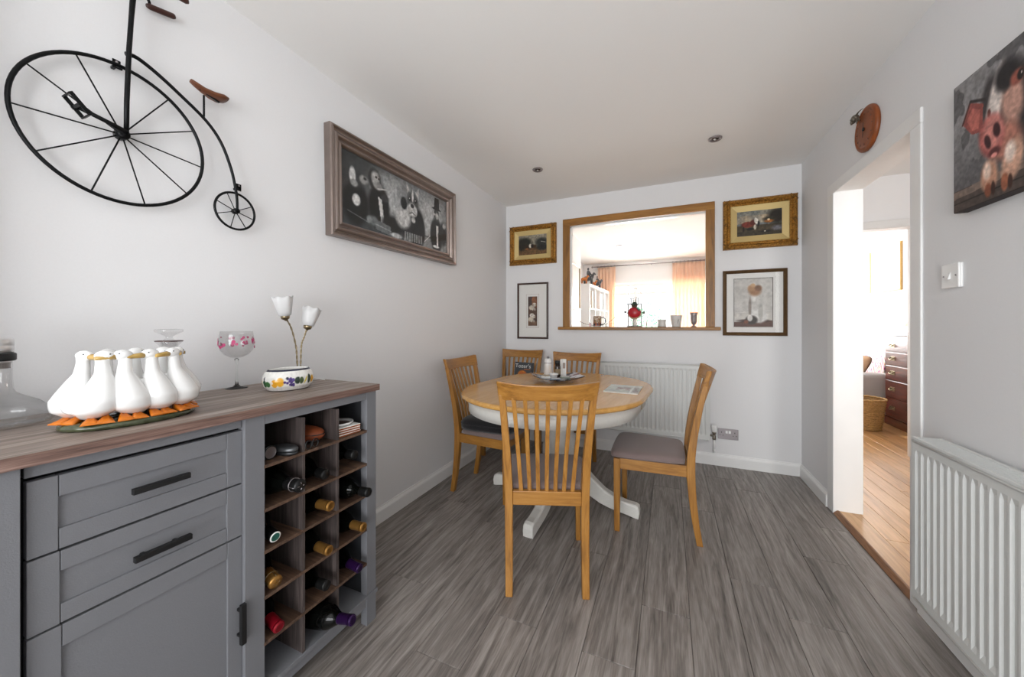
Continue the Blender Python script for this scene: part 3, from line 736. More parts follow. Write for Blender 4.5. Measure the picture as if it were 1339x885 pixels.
# painted fruit pot
fp = thing('fruit_pot', 'white pot painted with a band of fruit and a navy rim', 'pot', (-1.270, .870, TZ), -.08)
prof = [(.60, 0), (.80, .004), (.94, .018), (1.0, .036), (.985, .050), (.90, .066), (.79, .0745), (.775, .0775), (.755, .0765), (.74, .072), (.85, .058), (.93, .040), (.86, .018), (.5, .010), (.02, .009)]
A, B = .066, .086
paint = Paint(300, 110, (.90, .895, .88), 5)
prng = random.Random(5); grn, dgr, yel, org, pur, nav = '#4a5a3c', '#2f3d33', '#d8c552', '#e0a02c', '#4c3a78', '#1e2238'
# v runs along the outer profile (0 bottom .. 1 inside rim); u round the pot
for k in range(2):
    u0 = .645 + k / 2.0
    def E(du, v, ru, rv, c, ang=0, s=.3): paint.ell((u0 + du * 1.55) % 1, v - .02, ru * 1.5, rv * 1.3, c, s, ang)
    E(.02, .42, .012, .10, dgr, .3); E(.045, .36, .004, .10, yel, -.6); E(.075, .37, .013, .075, '#33563a'); E(.095, .36, .014, .06, '#3d6b3c'); E(.073, .50, .004, .05, nav)
    E(.128, .375, .014, .085, org); E(.117, .40, .006, .03, '#f0e6d8'); E(.152, .41, .016, .095, '#e6a92f')
    for q in range(16): E(.188 + prng.uniform(-.018, .018), .42 + prng.uniform(-.12, .10), .0055, .028, prng.choice([pur, '#5d4a92', nav]))
    E(.222, .43, .014, .075, dgr); E(.238, .42, .010, .075, grn); E(.258, .42, .004, .09, yel, -.5); E(.278, .44, .010, .10, dgr); E(.300, .42, .012, .08, org, 0, .4)
paint.lay(((paint.v > .69) & (paint.v < .752)) * 1.0, nav)
paint.grain(.06, 12, 3)
pl = np.array(prof); seglen = np.r_[0, np.cumsum(np.hypot(np.diff(pl[:, 0] * .075), np.diff(pl[:, 1])))]
cut = seglen[-1]
def potP(u, v):
    vv = np.where(v < .74, v / .74 * seglen[6], seglen[6] + (v - .74) / .26 * (cut - seglen[6]))
    r = np.interp(vv, seglen, pl[:, 0]); z = np.interp(vv, seglen, pl[:, 1]); a = u * 2 * PI
    return r * A * np.cos(a), r * B * np.sin(a), z
paint.mesh('pot_body', M['painted'], fp, potP)
# two-headed tulip lamp
lp = thing('tulip_lamp', 'table lamp with two frosted tulip shades on twisted brass stems', 'lamp', (-1.405, 1.005, TZ))
MB().lathe([(.047, 0), (.048, .004), (.044, .010), (.025, .016), (.014, .024), (.010, .034), (.002, .036)], 32).build('base', M['brass'], lp)
MB().tube([(.03, .03, .006), (.05, .055, .006), (.07, .066, .002)], .002, 6).build('cord', M['white'], lp)
for (sx, dy0, top, tilt) in ((0, -.012, (-.002, -.056, .262 - .0), (-.14, 0)), (1, .012, (.006, .034, .222), (.25, 0))):
    pts = [(.0, dy0 * .5, .03), (.0, dy0 * .7, .09), (.0, dy0 * .7 + (top[1] - dy0) * .12, .15), (top[0] * .5, dy0 * .7 + (top[1] - dy0) * .55, top[2] - .04), (top[0], top[1] * .98, top[2])]
    C = smooth_chain(pts, 8); mt = MB()
    for ph in (0, PI):
        mt.tube([(c[0] + .0016 * math.cos(i * 1.1 + ph), c[1] + .0016 * math.sin(i * 1.1 + ph), c[2]) for i, c in enumerate(C)], .0022, 6)
    mt.tube([tuple(c) for c in C], .0022, 6); mt.build('stem', M['brass'], lp)
    T = Matrix.Translation(top) @ Matrix.Rotation(-tilt[0], 4, 'X')
    MB().lathe([(.003, -.012), (.006, -.008), (.014, -.004), (.0165, .004), (.0155, .012), (.002, .012)], 20, T=T).build('shade_holder', M['brass'], lp)
    prof2 = [(.0165, .008), (.022, .011), (.0265, .030), (.0315, .060), (.0365, .084), (.0350, .0845), (.0300, .060), (.0250, .031), (.0200, .013), (.002, .0125)]
    R = [[((r * (1 + (.04 * math.cos(6 * a) if z > .05 else 0))) * math.cos(a), (r * (1 + (.04 * math.cos(6 * a) if z > .05 else 0))) * math.sin(a), z + (.003 * math.cos(6 * a) if z > .08 else 0)) for a in np.linspace(0, 2 * PI, 36, endpoint=False)] for r, z in prof2]
    MB().rings(R, True, False, True, True, T).build('lamp_shade', M['frost'], lp)


# ------------------------------------------------------------------ dining table
tb = thing('dining_table', 'oval extending dining table with golden wood top and white pedestal base', 'table', (-.665, 2.325, 0), math.radians(-4.5))
def stadium(r, half, n=28):
    return [(r * math.cos(a), half + r * math.sin(a)) for a in np.linspace(0, PI, n)] + [(r * math.cos(a), -half + r * math.sin(a)) for a in np.linspace(PI, 2 * PI, n)]
HL = .165
R = [[(x, y, z) for x, y in stadium(.56 - d, HL)] for d, z in ((.020, .727), (.006, .729), (.0, .735), (.0, .744), (.004, .751), (.011, .755))]
MB().rings(R, smooth=False).build('tabletop', M['tabletop'], tb)
R = [[(x, y, z) for x, y in stadium(.515, HL)] for z in (.645, .7268)] 
Ri = [[(x, y, z) for x, y in stadium(.492, HL)] for z in (.7268, .645)]
tw = plain('chalky_white_paint', '#dcdad4', .5, bump=.15, bscale=60, var=.06)
MB().rings(R + Ri, True, False, False, True, loop=True).build('apron', tw, tb)
for s in (-1, 1): MB().box(s * .5155 - .004, s * .5155 + .004, -.012, .012, .655, .722).build('apron_catch', M['brass'], tb)
bx('crosspiece', tw, tb, -.42, .42, -.05, .05, .690, .7268, .004)
MB().lathe([(.075, .115), (.085, .125), (.095, .15), (.090, .19), (.105, .24), (.118, .30), (.118, .36), (.095, .43), (.075, .50), (.070, .58), (.085, .63), (.10, .66), (.10, .69)], 32).build('pedestal', tw, tb)
for k in range(4):
    a = k * PI / 2; T = Matrix.Rotation(a, 4, 'Z')
    up = [(.085, .30), (.12, .285), (.17, .245), (.23, .185), (.30, .13), (.37, .098), (.44, .082), (.485, .080), (.503, .070), (.507, .045), (.503, .004)]
    dn = [(.085, .16), (.12, .150), (.16, .115), (.21, .075), (.27, .045), (.33, .028), (.39, .018), (.44, .010), (.47, .003), (.485, .0), (.495, .0)]
    R = []
    for (xu, zu), (xd, zd) in zip(up, dn):
        w = .030
        R.append([(xd, -w, zd), (xd, w, zd), (xu - .0, w, zu - .010), (xu, w * .72, zu), (xu, -w * .72, zu), (xu - .0, -w, zu - .010)])
    MB().rings(R, smooth=False, T=T).build('leg', tw, tb, bevel=.004)

# ------------------------------------------------------------------ dining chairs
def make_chair(label, loc, rz):
    c = thing('dining_chair', label, 'chair', loc, rz, 'slat back dining chairs')
    py = lambda z: float(np.interp(z, [0, .12, .25, .38, .48, .60, .72, .84, .93], [0, .021, .036, .044, .041, .026, .004, -.022, -.044]))
    px = lambda z: float(np.interp(z, [0, .40, .60, .84, .93], [.163, .166, .173, .190, .196]))
    for s in (-1, 1):
        path = []
        for z in list(np.linspace(0, .865, 16)):
            hw = float(np.interp(z, [0, .35, .48, .84, .93], [.0155, .0175, .0175, .014, .013])); hd = float(np.interp(z, [0, .38, .6, .9], [.015, .021, .018, .012]))
            path.append(((s * px(z), py(z), z), hw, hd))
        MB().sweep(path).build('back_post', M['chair'], c, bevel=.003)
        MB().sweep([((s * .190, .418, z), w, w) for z, w in ((0, .0145), (.20, .0165), (.41, .018))]).build('front_leg', M['chair'], c, bevel=.003)
        side = MB(); a, b = (s * .166, .060), (s * .190, .405)
        side.rings([[(p[0] - .010, p[1], .352), (p[0] + .010, p[1], .352), (p[0] + .010, p[1], .412), (p[0] - .010, p[1], .412)] for p in (a, b)], True, smooth=False)
        side.build('side_rail', M['chair_y'], c, bevel=.002)
    bx('front_rail', M['chair_x'], c, -.173, .173, .408, .428, .352, .412, .002)
    bx('rear_rail', M['chair_x'], c, -.150, .150, .032, .056, .370, .432, .003)
    R = []
    for q in np.linspace(-1, 1, 15):
        x = .215 * q; bow = .040 * (1 - q * q); y0 = py(.88) - bow + .004
        zt = .925 - .013 * (1 - q * q); zb = .842 + .004 * (1 - q * q)
        xx = x * .955
        R.append([(xx, y0 + .012 - .0 + .010, zb), (x, y0 + .012 - .012, zt), (x, y0 - .012 - .012, zt), (xx, y0 - .012 + .010, zb)])
    MB().rings(R, smooth=False).build('top_rail', M['chair_x'], c, bevel=.004)
    for k in range(7):
        q = (k - 3) / 3.0; m = MB(); path = []
        for z in np.linspace(.425, .855, 9):
            t = (z - .425) / .43; x = (.112 + t * .030) * q; bow = .040 * (1 - (x / .215) ** 2) * t ** 1.3
            path.append(((x, py(z) - bow + .0, z), .0088, .0055))
        m.sweep(path).build('slat', M['chair'], c, bevel=.0015)
    def outline(d):
        P_ = [(-.205 + d, .452 - d), (-.150, .460 - d), (0, .463 - d), (.150, .460 - d), (.205 - d, .452 - d), (.218 - d, .425), (.205 - d, .25), (.188 - d, .085), (.176 - d, .066 + d * .5), (0, .064 + d), (-.176 + d, .066 + d * .5), (-.188 + d, .085), (-.205 + d, .25), (-.218 + d, .425)]
        return P_
    MB().rings([[(x * s, .262 + (y - .262) * s, z) for x, y in outline(0)] for s, z in ((.97, .413), (1.0, .418), (1.0, .432), (.965, .446), (.87, .456), (.65, .460), (.35, .4615), (.10, .462))]).build('seat', M['seat'], c, sub=1)
    return c
ch = make_chair('honey wood slat back dining chair nearest the camera, its back turned to us', (-.476, 1.462, 0), math.radians(21))
def chair(label, loc, rz):
    c = copy_tree(ch); c.location = loc; c.rotation_euler = (0, 0, rz); c['label'] = label; return c
chair('honey wood dining chair with bare taupe seat in front of the back radiator valve', (.150, 2.285, 0), math.radians(90))
chair('honey wood dining chair with black cushion beside the left wall skirting', (-1.385, 2.295, 0), math.radians(-90))
chair('honey wood dining chair with a magazine on its seat, tucked in the room corner', (-1.325, 3.245, 0), math.radians(180))
chair('honey wood dining chair at the far end of the table, in front of the radiator', (-.742, 3.075, 0), math.radians(180))
def cushion(label, loc, rz, w=.435, d=.41, h=.066):
    o = thing('seat_cushion', label, 'cushion', loc, rz, 'black seat cushions')
    R = []
    def sq(s, n=40):
        out = []
        for a in np.linspace(0, 2 * PI, n, endpoint=False):
            c_, s_ = math.cos(a), math.sin(a); k = 1 / (abs(c_) ** 5 + abs(s_) ** 5) ** .2
            out.append((c_ * k * w / 2 * s, s_ * k * d / 2 * s))
        return out
    for s, z in ((.80, .0), (.93, -.001), (.985, -.010), (1.0, h * .15), (1.0, h * .45), (.96, h * .75), (.85, h * .92), (.55, h), (.1, h * 1.02)): R.append([(x, y, z + .003 * math.sin(14 * x + 9 * y)*(z > .01)) for x, y in sq(s)])
    MB().rings(R).build('cover', M['cushion'], o)
    MB().tube([(x, y, h * .45) for x, y in sq(1.0)], .0035, 6, True).build('piping', M['cushion'], o)
    for s in () : MB().tube([(s * w * .42, -d * .49, h * .4), (s * w * .44, -d * .52, h * .2), (s * w * .43, -d * .53, -.03)], .003, 6).build('tie', M['cushion'], o)
cushion('black seat cushion on the chair beside the left wall', (-1.385 + .262, 2.295, .4635), math.radians(-90))
cushion('black seat cushion on the chair at the far end of the table', (-.742, 3.075 - .262, .4635), PI)

# ------------------------------------------------------------------ on the table
TT = .755
def slab_print(t, w, h, th, p, name, edge=M['paper'], y=0):
    """Stapled magazine lying flat: pages block and printed cover."""
    MB().box(-w / 2, w / 2, -h / 2, h / 2, .0, th).build('pages', edge, t, bevel=.0006)
    p.mesh(name, M['print'], t, lambda u, v: ((u - .5) * w, (v - .5) * h, u * 0 + th + .0005))
mg = thing('magazine', 'pale covered magazine lying flat on the dining table near its edge', 'magazine', (-.260, 2.340, TT), math.radians(-2))
p = Paint(60, 80, (.80, .83, .81), .7); p.lay(fbm(p.u, p.v, 5, 11, 4) > .56, '#b9c2bf'); p.lay((p.v < .86) * (p.v > .80) * .9, '#eef0ee'); p.lay(((p.u > .30) & (p.u < .72) & (p.v > .3) & (p.v < .66)) * (fbm(p.u, p.v, 9, 4, 3) > .48) * .8, '#8b6f70')
p.lay(((p.u > .80) & (p.u < .97)) * (fbm(p.u, p.v, 8, 9, 3) > .5) * .8, '#8d8286'); p.lay((p.u > .74) * (p.u < .79) * .8, '#f1f1ef'); p.grain(.1, 12, 2)
slab_print(mg, .200, .278, .006, p, 'cover')
# curved glass platter on its little foot
pt = thing('platter', 'curved dark patterned glass platter with upturned corners in the middle of the table', 'platter', (-.735, 2.475, TT), math.radians(30))
MB().lathe([(.03, 0), (.028, .004), (.012, .008), (.010, .016), (.03, .021)], 20).build('foot', M['glass'], pt)
p = Paint(60, 60, (.16, .16, .20)); n_ = fbm(p.u, p.v, 4, 21, 3); p.lay((n_ > .5) * 1.0, '#c7c9cf'); p.lay((fbm(p.u, p.v, 5, 33, 3) > .58) * .9, '#7d2a35'); p.lay((fbm(p.u, p.v, 5, 44, 3) > .6) * 1.0, '#23263f')
w, hh = .345, .245
def dishP(u, v):
    x = (u - .5) * w; y = (v - .5) * hh; return x, y, .021 + .75 * np.abs(x) ** 2 * 1.35 + .35 * y ** 2
p.mesh('dish', M['painted'], pt, dishP)
p.mesh('dish_underside', M['painted'], pt, lambda u, v: (dishP(u, v)[0], dishP(u, v)[1], dishP(u, v)[2] - .004))
DZ0 = TT + .0225
rk = thing('ramekin', 'small white ramekin on the platter', 'ramekin', (-.742, 2.425, DZ0 + .003))
MB().lathe([(.020, 0), (.022, .002), (.028, .030), (.033, .032), (.033, .040), (.030, .040), (.026, .030), (.019, .006), (.001, .005)], 26).build('bowl', M['ceramic'], rk)
MB().lathe([(.0272, .034), (.012, .038), (.001, .039)], 20).build('sugar', M['paper'], rk)
jr = thing('dark_jar', 'dark glass jar with black lid standing behind the ramekin on the platter', 'jar', (-.752, 2.555, DZ0 + .003))
MB().lathe([(.020, 0), (.0225, .003), (.0225, .075), (.018, .085), (.002, .085)], 22).build('jar_body', plain('amber_glass', '#2a1c10', .08, coat=.5), jr)
MB().lathe([(.0195, .085), (.0195, .116), (.017, .119), (.002, .119)], 22).build('lid', M['black'], jr)
MB().lathe([(.0229, .018), (.0229, .058)], 22, caps=False).build('label_band', plain('cream_label', '#8c7a60', .7), jr)
pc = thing('folded_leaflet', 'white folded leaflet standing against the dark jar', 'leaflet', (-.716, 2.578, DZ0 + .004), math.radians(24))
MB().rings([[(-.022, -.006, z), (0, .008, z), (.022, -.006, z), (.022, -.0072, z), (0, .0068, z), (-.022, -.0072, z)] for z in (0, .128)], smooth=False).build('sheet', M['paper'], pc)
bx('printed_panel', plain('grey_print', '#9a8c84', .6), pc, -.004, .014, -.0090, -.0084, .060, .100)
nb = thing('salt_pot', 'clear and white lidded shaker standing behind the platter on the table', 'shaker', (-.905, 2.80, TT))
MB().lathe([(.030, 0), (.032, .004), (.030, .07), (.028, .118), (.022, .132), (.002, .135)], 24).build('shaker_body', M['white'], nb)
MB().lathe([(.010, .135), (.011, .146), (.007, .152), (.001, .153)], 16).build('knob', M['steel'], nb)
MB().lathe([(.0309, .095), (.0300, .100)], 24, caps=False).build('band', M['steel'], nb)
for k, (x, y, a, b, cc, hh_, lb) in enumerate(((-.800, 2.425, .050, .034, M['paper'], .014, 'cream paper wrapped sachet lying left of the ramekin'), (-.790, 2.44, .044, .030, plain('beige_wrap', '#a89a86', .7), .012, 'beige wrapped sachet lying on top of the cream one'), (-.672, 2.470, .050, .022, plain('greygreen_tin', '#8f958b', .5), .014, 'grey green tin lying right of the ramekin'), (-.715, 2.385, .060, .018, plain('blue_tin', '#7f8c98', .5), .009, 'slim blue grey packet lying in front of the ramekin'))):
    t = thing('sachet' if k < 2 else 'small_tin', lb, 'sachet' if k < 2 else 'tin', (x, y, DZ0 + (.006 if k != 1 else .021)), math.radians((28, 50, 26, 22)[k]))
    MB().box(-a / 2 - .01, a / 2 + .01, -b / 2 - .006, b / 2 + .006, 0, hh_).build('body', cc, t, bevel=.004)
    MB().box(-a / 2, a / 2, -b / 2, b / 2, hh_, hh_ + .0012).build('top_label', M['paper'], t)
# magazine standing on the corner chair
mk = thing('cookery_magazine', 'dark grey magazine with an orange dish on the cover, propped on the corner chair', 'magazine', (-1.275, 3.150, .478), 0, rot=(math.radians(-7), math.radians(2), math.radians(4)))
bw, bh = .190, .330
MB().box(-bw / 2, bw / 2, .001, .008, 0, bh).build('pages', M['paper'], mk)
p = Paint(50, 80, (.20, .215, .235), .57); p.lay(np.clip(1 - p.v, 0, 1) * .35, '#6d7880'); p.lay((p.u > .86) * .6, '#15181c')
p.ell(.42, .62, .25, .15, '#c96a1b', .3); p.lay((np.hypot((p.u - .42) * .57, p.v - .62) < .13) * (fbm(p.u, p.v, 9, 3, 3) > .5) * .8, '#e59a36'); p.ell(.42, .50, .3, .06, '#2a2a2c', .3)
p.mesh('cover', M['print'], mk, lambda u, v: ((u - .5) * bw, u * 0 + .0004, v * bh))
cu = bpy.data.curves.new('title', 'FONT'); cu.body = "Tozer's"; cu.size = .052; cu.extrude = .0002; cu.align_x = 'CENTER'
tmp = bpy.data.objects.new('tmp', cu); COL.objects.link(tmp); dg = bpy.context.evaluated_depsgraph_get(); tme = bpy.data.meshes.new_from_object(tmp.evaluated_get(dg)); bpy.data.objects.remove(tmp)
to = bpy.data.objects.new('title_lettering', tme); COL.objects.link(to); to.parent = mk; to.rotation_euler = (PI / 2, 0, 0); to.location = (-.012, -.0004, bh - .052)
tme.materials.clear(); tme.materials.append(M['paper']); to['label'] = 'white title lettering'
bx('subtitle_strip', plain('orange_strip', '#b86a3a', .6), mk, .0, .062, -.0006, .0003, bh - .070, bh - .062)


# ------------------------------------------------------------------ penny-farthing wall ornament (local x = along the wall, z up, -y off the wall)
BK = M['black_metal']
pf = thing('bicycle_ornament', 'black iron penny-farthing wall ornament with brown wooden saddle and grips', 'wall ornament', (LX, .523, 1.739), PI / 2)
def lz(Y, Z): return Y - .523, Z - 1.739
wo = -.030
fw = MB().tube([(.2065 * math.cos(a), wo, .2065 * math.sin(a)) for a in np.linspace(0, 2 * PI, 72, endpoint=False)], .0052, 10, True).build('front_wheel', BK, pf)
for a in (151, 117, 57, 29, -5, -38, -75, -108, -143, -175):
    t = math.radians(a); MB().tube([(.015 * math.cos(t), wo, .015 * math.sin(t)), (.204 * math.cos(t), wo, .204 * math.sin(t))], .0021, 6).build('spoke', BK, fw)
MB().lathe([(.002, -.018), (.013, -.018), (.016, -.012), (.016, .012), (.013, .018), (.002, .018)], 20, T=Matrix.Translation((0, wo, 0)) @ Matrix.Rotation(PI / 2, 4, 'X')).build('hub', BK, fw)
x2, z2 = lz(.836, 1.597)
rw = MB().tube([(x2 + .069 * math.cos(a), wo, z2 + .069 * math.sin(a)) for a in np.linspace(0, 2 * PI, 48, endpoint=False)], .0042, 10, True).build('rear_wheel', BK, pf)
for a in (115, 160, -158, -104, -57, -14, 30):
    t = math.radians(a); MB().tube([(x2 + .006 * math.cos(t), wo, z2 + .006 * math.sin(t)), (x2 + .068 * math.cos(t), wo, z2 + .068 * math.sin(t))], .0017, 6).build('spoke', BK, rw)
MB().lathe([(.002, -.014), (.008, -.014), (.0105, -.009), (.0105, .012), (.002, .012)], 16, T=Matrix.Translation((x2, wo, z2)) @ Matrix.Rotation(PI / 2, 4, 'X')).build('hub', BK, rw)
fo = wo - .020
MB().tube([(.003, fo, .0), (.004, fo, .10), (.009, fo, .26), (.014, fo, .36), (.018, fo, .43), (.026, fo - .004, .475), (.020, fo - .01, .50)], [.0062, .0065, .0065, .0065, .0075, .0065, .006], 10).build('fork', BK, pf)
bbp = [lz(*q) for q in ((.527, 1.985), (.553, 1.990), (.600, 1.972), (.657, 1.940), (.734, 1.890), (.782, 1.832), (.815, 1.748), (.830, 1.678), (.835, 1.640), (.836, 1.597))]
MB().tube([(x, fo + .008, z) for x, z in [(c[0], c[1]) for c in smooth_chain(bbp, 4)]], [float(np.interp(i, [0, 36], [.0062, .0044])) for i in range(37)], 10).build('backbone', BK, pf)
x, z = lz(.728, 1.898); MB().tube([(x, fo + .008, z), (x, fo + .008, z + .078)], .0034, 8).build('seat_post', BK, pf)
sx_, sz_ = lz(.690, 2.000); ex, ez = lz(.795, 1.992)
R = []
for q, w_, th in ((0, .010, .007), (.12, .013, .010), (.35, .018, .011), (.6, .027, .013), (.85, .034, .016), (1, .026, .012)):
    cx_ = sx_ + (ex - sx_) * q; cz_ = sz_ + (ez - sz_) * q - .010 * math.sin(q * PI) + .004
    R.append([(cx_, fo + .008 + w_ * math.cos(a), cz_ + th * math.sin(a) * (1.0 if math.sin(a) > 0 else .6)) for a in np.linspace(0, 2 * PI, 16, endpoint=False)])
MB().rings(R).build('saddle', M['saddle'], pf)
MB().tube([(sx_ + .025, fo + .008, sz_ - .008), (sx_ + .085, fo + .008, sz_ - .022)], .004, 8, flat=(.006, .003)).build('saddle_bracket', BK, pf)
# handlebars: two bars sweeping back to the grips, one near the wall and one well off it
for yo, a, b in ((wo + .012, lz(.588, 2.192), lz(.655, 2.208)), (-.150, lz(.560, 2.185), lz(.632, 2.193))):
    pts = smooth_chain([(.020, fo - .01, .50), (.030, (fo + yo) / 2, .500), (.040, yo, .488), (a[0], yo, .470 if yo > -.1 else a[1]), (a[0] + .004, yo, a[1])], 6)
    MB().tube([tuple(c) for c in pts], .0042, 8).build('handlebar', BK, pf)
    MB().tube([(a[0] - .004, yo, a[1] - .004), (a[0] + .004, yo, a[1] - .002), (b[0] - .004, yo, b[1] - .002), (b[0], yo, b[1])], [.0055, .0088, .0088, .0075], 12).build('grip', M['grip'], pf)
MB().tube([(0, fo - .006, 0), (-.035, fo - .010, .010), (-.10, fo - .012, .022)], [.010, .0062, .0062], 8).build('crank', BK, pf)
pd = MB(); T = Matrix.Translation((-.104, fo - .030, .018)) @ Matrix.Rotation(math.radians(50), 4, 'Y')
for x0 in (-.029, .025): pd.box(x0, x0 + .004, -.023, .023, -.005, .005, T)
for y0 in (-.023, .019): pd.box(-.025, .025, y0, y0 + .004, -.005, .005, T)
pd.box(-.004, .004, -.019, .030, -.003, .003, T)
pd.build('pedal', BK, pf, bevel=.001)
for (x, z) in (lz(.512, 1.946), lz(.848, 1.692)):
    b_ = MB(); b_.box(x - .009, x + .009, -.030, -.0268, z - .012, z + .014); b_.box(x - .004, x + .004, -.030, .0, z - .006, z + .002); b_.build('wall_bracket', BK, pf, bevel=.0008)
    MB().lathe([(.0035, 0), (.003, .002), (.001, .0026)], 12, T=Matrix.Translation((x, -.030, z + .007)) @ Matrix.Rotation(PI / 2, 4, 'X')).build('screw', M['steel'], pf)
    MB().tube([(x, wo, z - .006), (x + .012 if x < .1 else x - .010, wo, z - .010)], .003, 6).build('bracket_arm', BK, pf)

# ------------------------------------------------------------------ pictures
def picture(name, label, cat, loc, rz, w, h, prof, fmat, roll=0, group=None):
    o = thing(name, label, cat, loc, rz, group, rot=(0, roll, rz) if not roll else None)
    if roll: o.rotation_euler = (Matrix.Rotation(rz, 4, 'Z') @ Matrix.Rotation(roll, 4, 'Y')).to_euler()
    frame_mesh(w, h, prof).build('frame', fmat, o)
    bx('backing', M['dark_frame'], o, -w / 2 + .012, w / 2 - .012, -.006, -.001, -h / 2 + .012, h / 2 - .012)
    return o
# big black and white print on the left wall
big = picture('framed_print', 'large black and white print of suited animals in a wide bronze frame', 'picture', (LX, 1.812, 1.892), PI / 2, 1.124, .552,
    [(0, .0), (.0, .040), (.004, .048), (.012, .050), (.016, .044), (.020, .046), (.024, .040), (.030, .036), (.034, .040), (.040, .043), (.048, .042), (.054, .034), (.058, .026), (.064, .024), (.070, .030), (.076, .031), (.080, .026), (.083, .016), (.083, .010)], M['pewter_frame'], roll=-.018)
p = Paint(260, 110, (.17, .18, .185), 2.5); p.u = np.interp(p.u, [0, .07, .18, .28, .40, .505, .845, 1], [0, .10, .265, .40, .50, .590, .868, 1]); n_ = fbm(p.u, p.v, 3, 5, 4, 2)
p.ell(.42, .62, .17, .36, '#a9acad', 1.2); p.ell(.78, .55, .26, .50, '#b3b6b7', 1.3); p.ell(.55, .8, .10, .25, '#6d7071', 1.2)
p.lay((p.v < .22) * .9, '#33383a'); p.lay((p.v < .22 - .02) * (p.u > .5) * .7, '#9da0a1'); p.line(0, .30, 1, .16, .012, '#55595b')
# far left: a dog in a dark coat with a white bib
p.ell(.11, .32, .09, .30, '#0f1112', .3); p.ell(.10, .66, .045, .13, '#232526', .3); p.ell(.085, .70, .022, .11, '#d8d8d6', .4); p.ell(.095, .60, .026, .05, '#8a8a88', .4); p.ell(.11, .38, .028, .08, '#dcdcda', .35); p.ell(.165, .70, .03, .06, '#8a8a88', .5); p.ell(.175, .72, .012, .02, '#1b1b1b', .5)
# ape in a dinner jacket
p.ell(.285, .40, .085, .34, '#0d0f10', .25); p.ell(.25, .78, .05, .15, '#151718', .3); p.ell(.255, .80, .032, .10, '#b4b4b2', .5); p.ell(.275, .70, .035, .06, '#8a8a88', .5); p.ell(.262, .82, .010, .018, '#101010', .5); p.ell(.283, .81, .008, .016, '#101010', .5)
p.line(.275, .66, .345, .70, .012, '#c9c9c7'); p.poly([(.275, .55), (.305, .52), (.325, .20), (.300, .16)], '#d5d5d3'); p.ell(.33, .56, .03, .06, '#2a2c2d', .4); p.ell(.235, .17, .035, .07, '#5b6163', .6); p.ell(.205, .17, .02, .05, '#7e8586', .6); p.ell(.40, .20, .10, .13, '#101213', .4)
# bulldog with bat ears, a pale sleeve at its side
p.ell(.64, .27, .085, .36, '#0e1011', .25); p.ell(.53, .24, .05, .20, '#15171a', .4); p.ell(.50, .36, .070, .15, '#c9cac9', .5, .35); p.ell(.505, .62, .030, .10, '#1c1e1f', .3)
p.poly([(.535, .80), (.528, 1.02), (.572, .86)], '#8b8d8e'); p.poly([(.540, .82), (.535, .96), (.560, .86)], '#c2bdb9'); p.poly([(.615, .86), (.668, 1.0), (.660, .76)], '#a3a5a6'); p.poly([(.630, .86), (.658, .95), (.652, .80)], '#d0ccc8')
p.ell(.595, .70, .060, .17, '#3a3c3d', .3); p.ell(.595, .80, .010, .10, '#f0f0ee', .5); p.ell(.590, .56, .048, .11, '#dededc', .35); p.ell(.565, .54, .022, .07, '#b9b9b7', .5); p.ell(.618, .54, .022, .07, '#b9b9b7', .5); p.ell(.590, .63, .018, .035, '#0d0e0f', .4)
p.ell(.565, .73, .013, .035, '#050505', .4); p.ell(.625, .73, .013, .035, '#050505', .4); p.ell(.562, .74, .004, .010, '#ffffff', .4); p.ell(.622, .74, .004, .010, '#ffffff', .4); p.line(.560, .49, .590, .52, .010, '#2b2b2b'); p.line(.590, .52, .622, .49, .010, '#2b2b2b'); p.ell(.60, .40, .02, .05, '#c5c5c3', .5)
# right: a figure in a top hat
p.ell(.865, .28, .075, .32, '#0c0e0f', .25); p.ell(.868, .66, .032, .12, '#2c2e2f', .3); p.poly([(.835, .76), (.905, .76), (.900, .97), (.845, .97)], '#0b0c0d'); p.ell(.868, .765, .055, .022, '#0b0c0d', .3); p.ell(.875, .64, .02, .06, '#bcbcba', .5); p.ell(.845, .66, .010, .02, '#d2d2d0', .5); p.poly([(.862, .46), (.89, .46), (.885, .10), (.868, .10)], '#d9d9d7'); p.ell(.95, .34, .045, .22, '#1a1c1d', .4); p.ell(.965, .5, .02, .05, '#a9a9a7', .5)
# bar counter clutter
p.poly([(.25, .06), (.38, .02), (.38, .16), (.25, .20)], '#53585a'); p.line(.25, .13, .38, .09, .008, '#8b9091'); p.lay(((p.u > .51) & (p.u < .70) & (p.v > .03) & (p.v < .17)) * (.35 + .65 * (np.sin(p.u * 260) > 0)) * .8, '#9b9e9e'); p.ell(.43, .05, .05, .04, '#c9cccc', .5); p.ell(.86, .07, .04, .025, '#eef0f0', .5); p.line(.72, .10, .78, .22, .008, '#d4d6d6'); p.line(.05, .2, .2, .12, .006, '#6c7173')
p.grain(.30, 26, 8); p.grain(.14, 60, 9, 2); p.c = p.c ** .78; p.flat('print', M['print'], big, .965, .392, -.011)
big_glass = bx('glazing', M['pic_glass'], big, -.48, .48, -.0155, -.0150, -.195, .195)

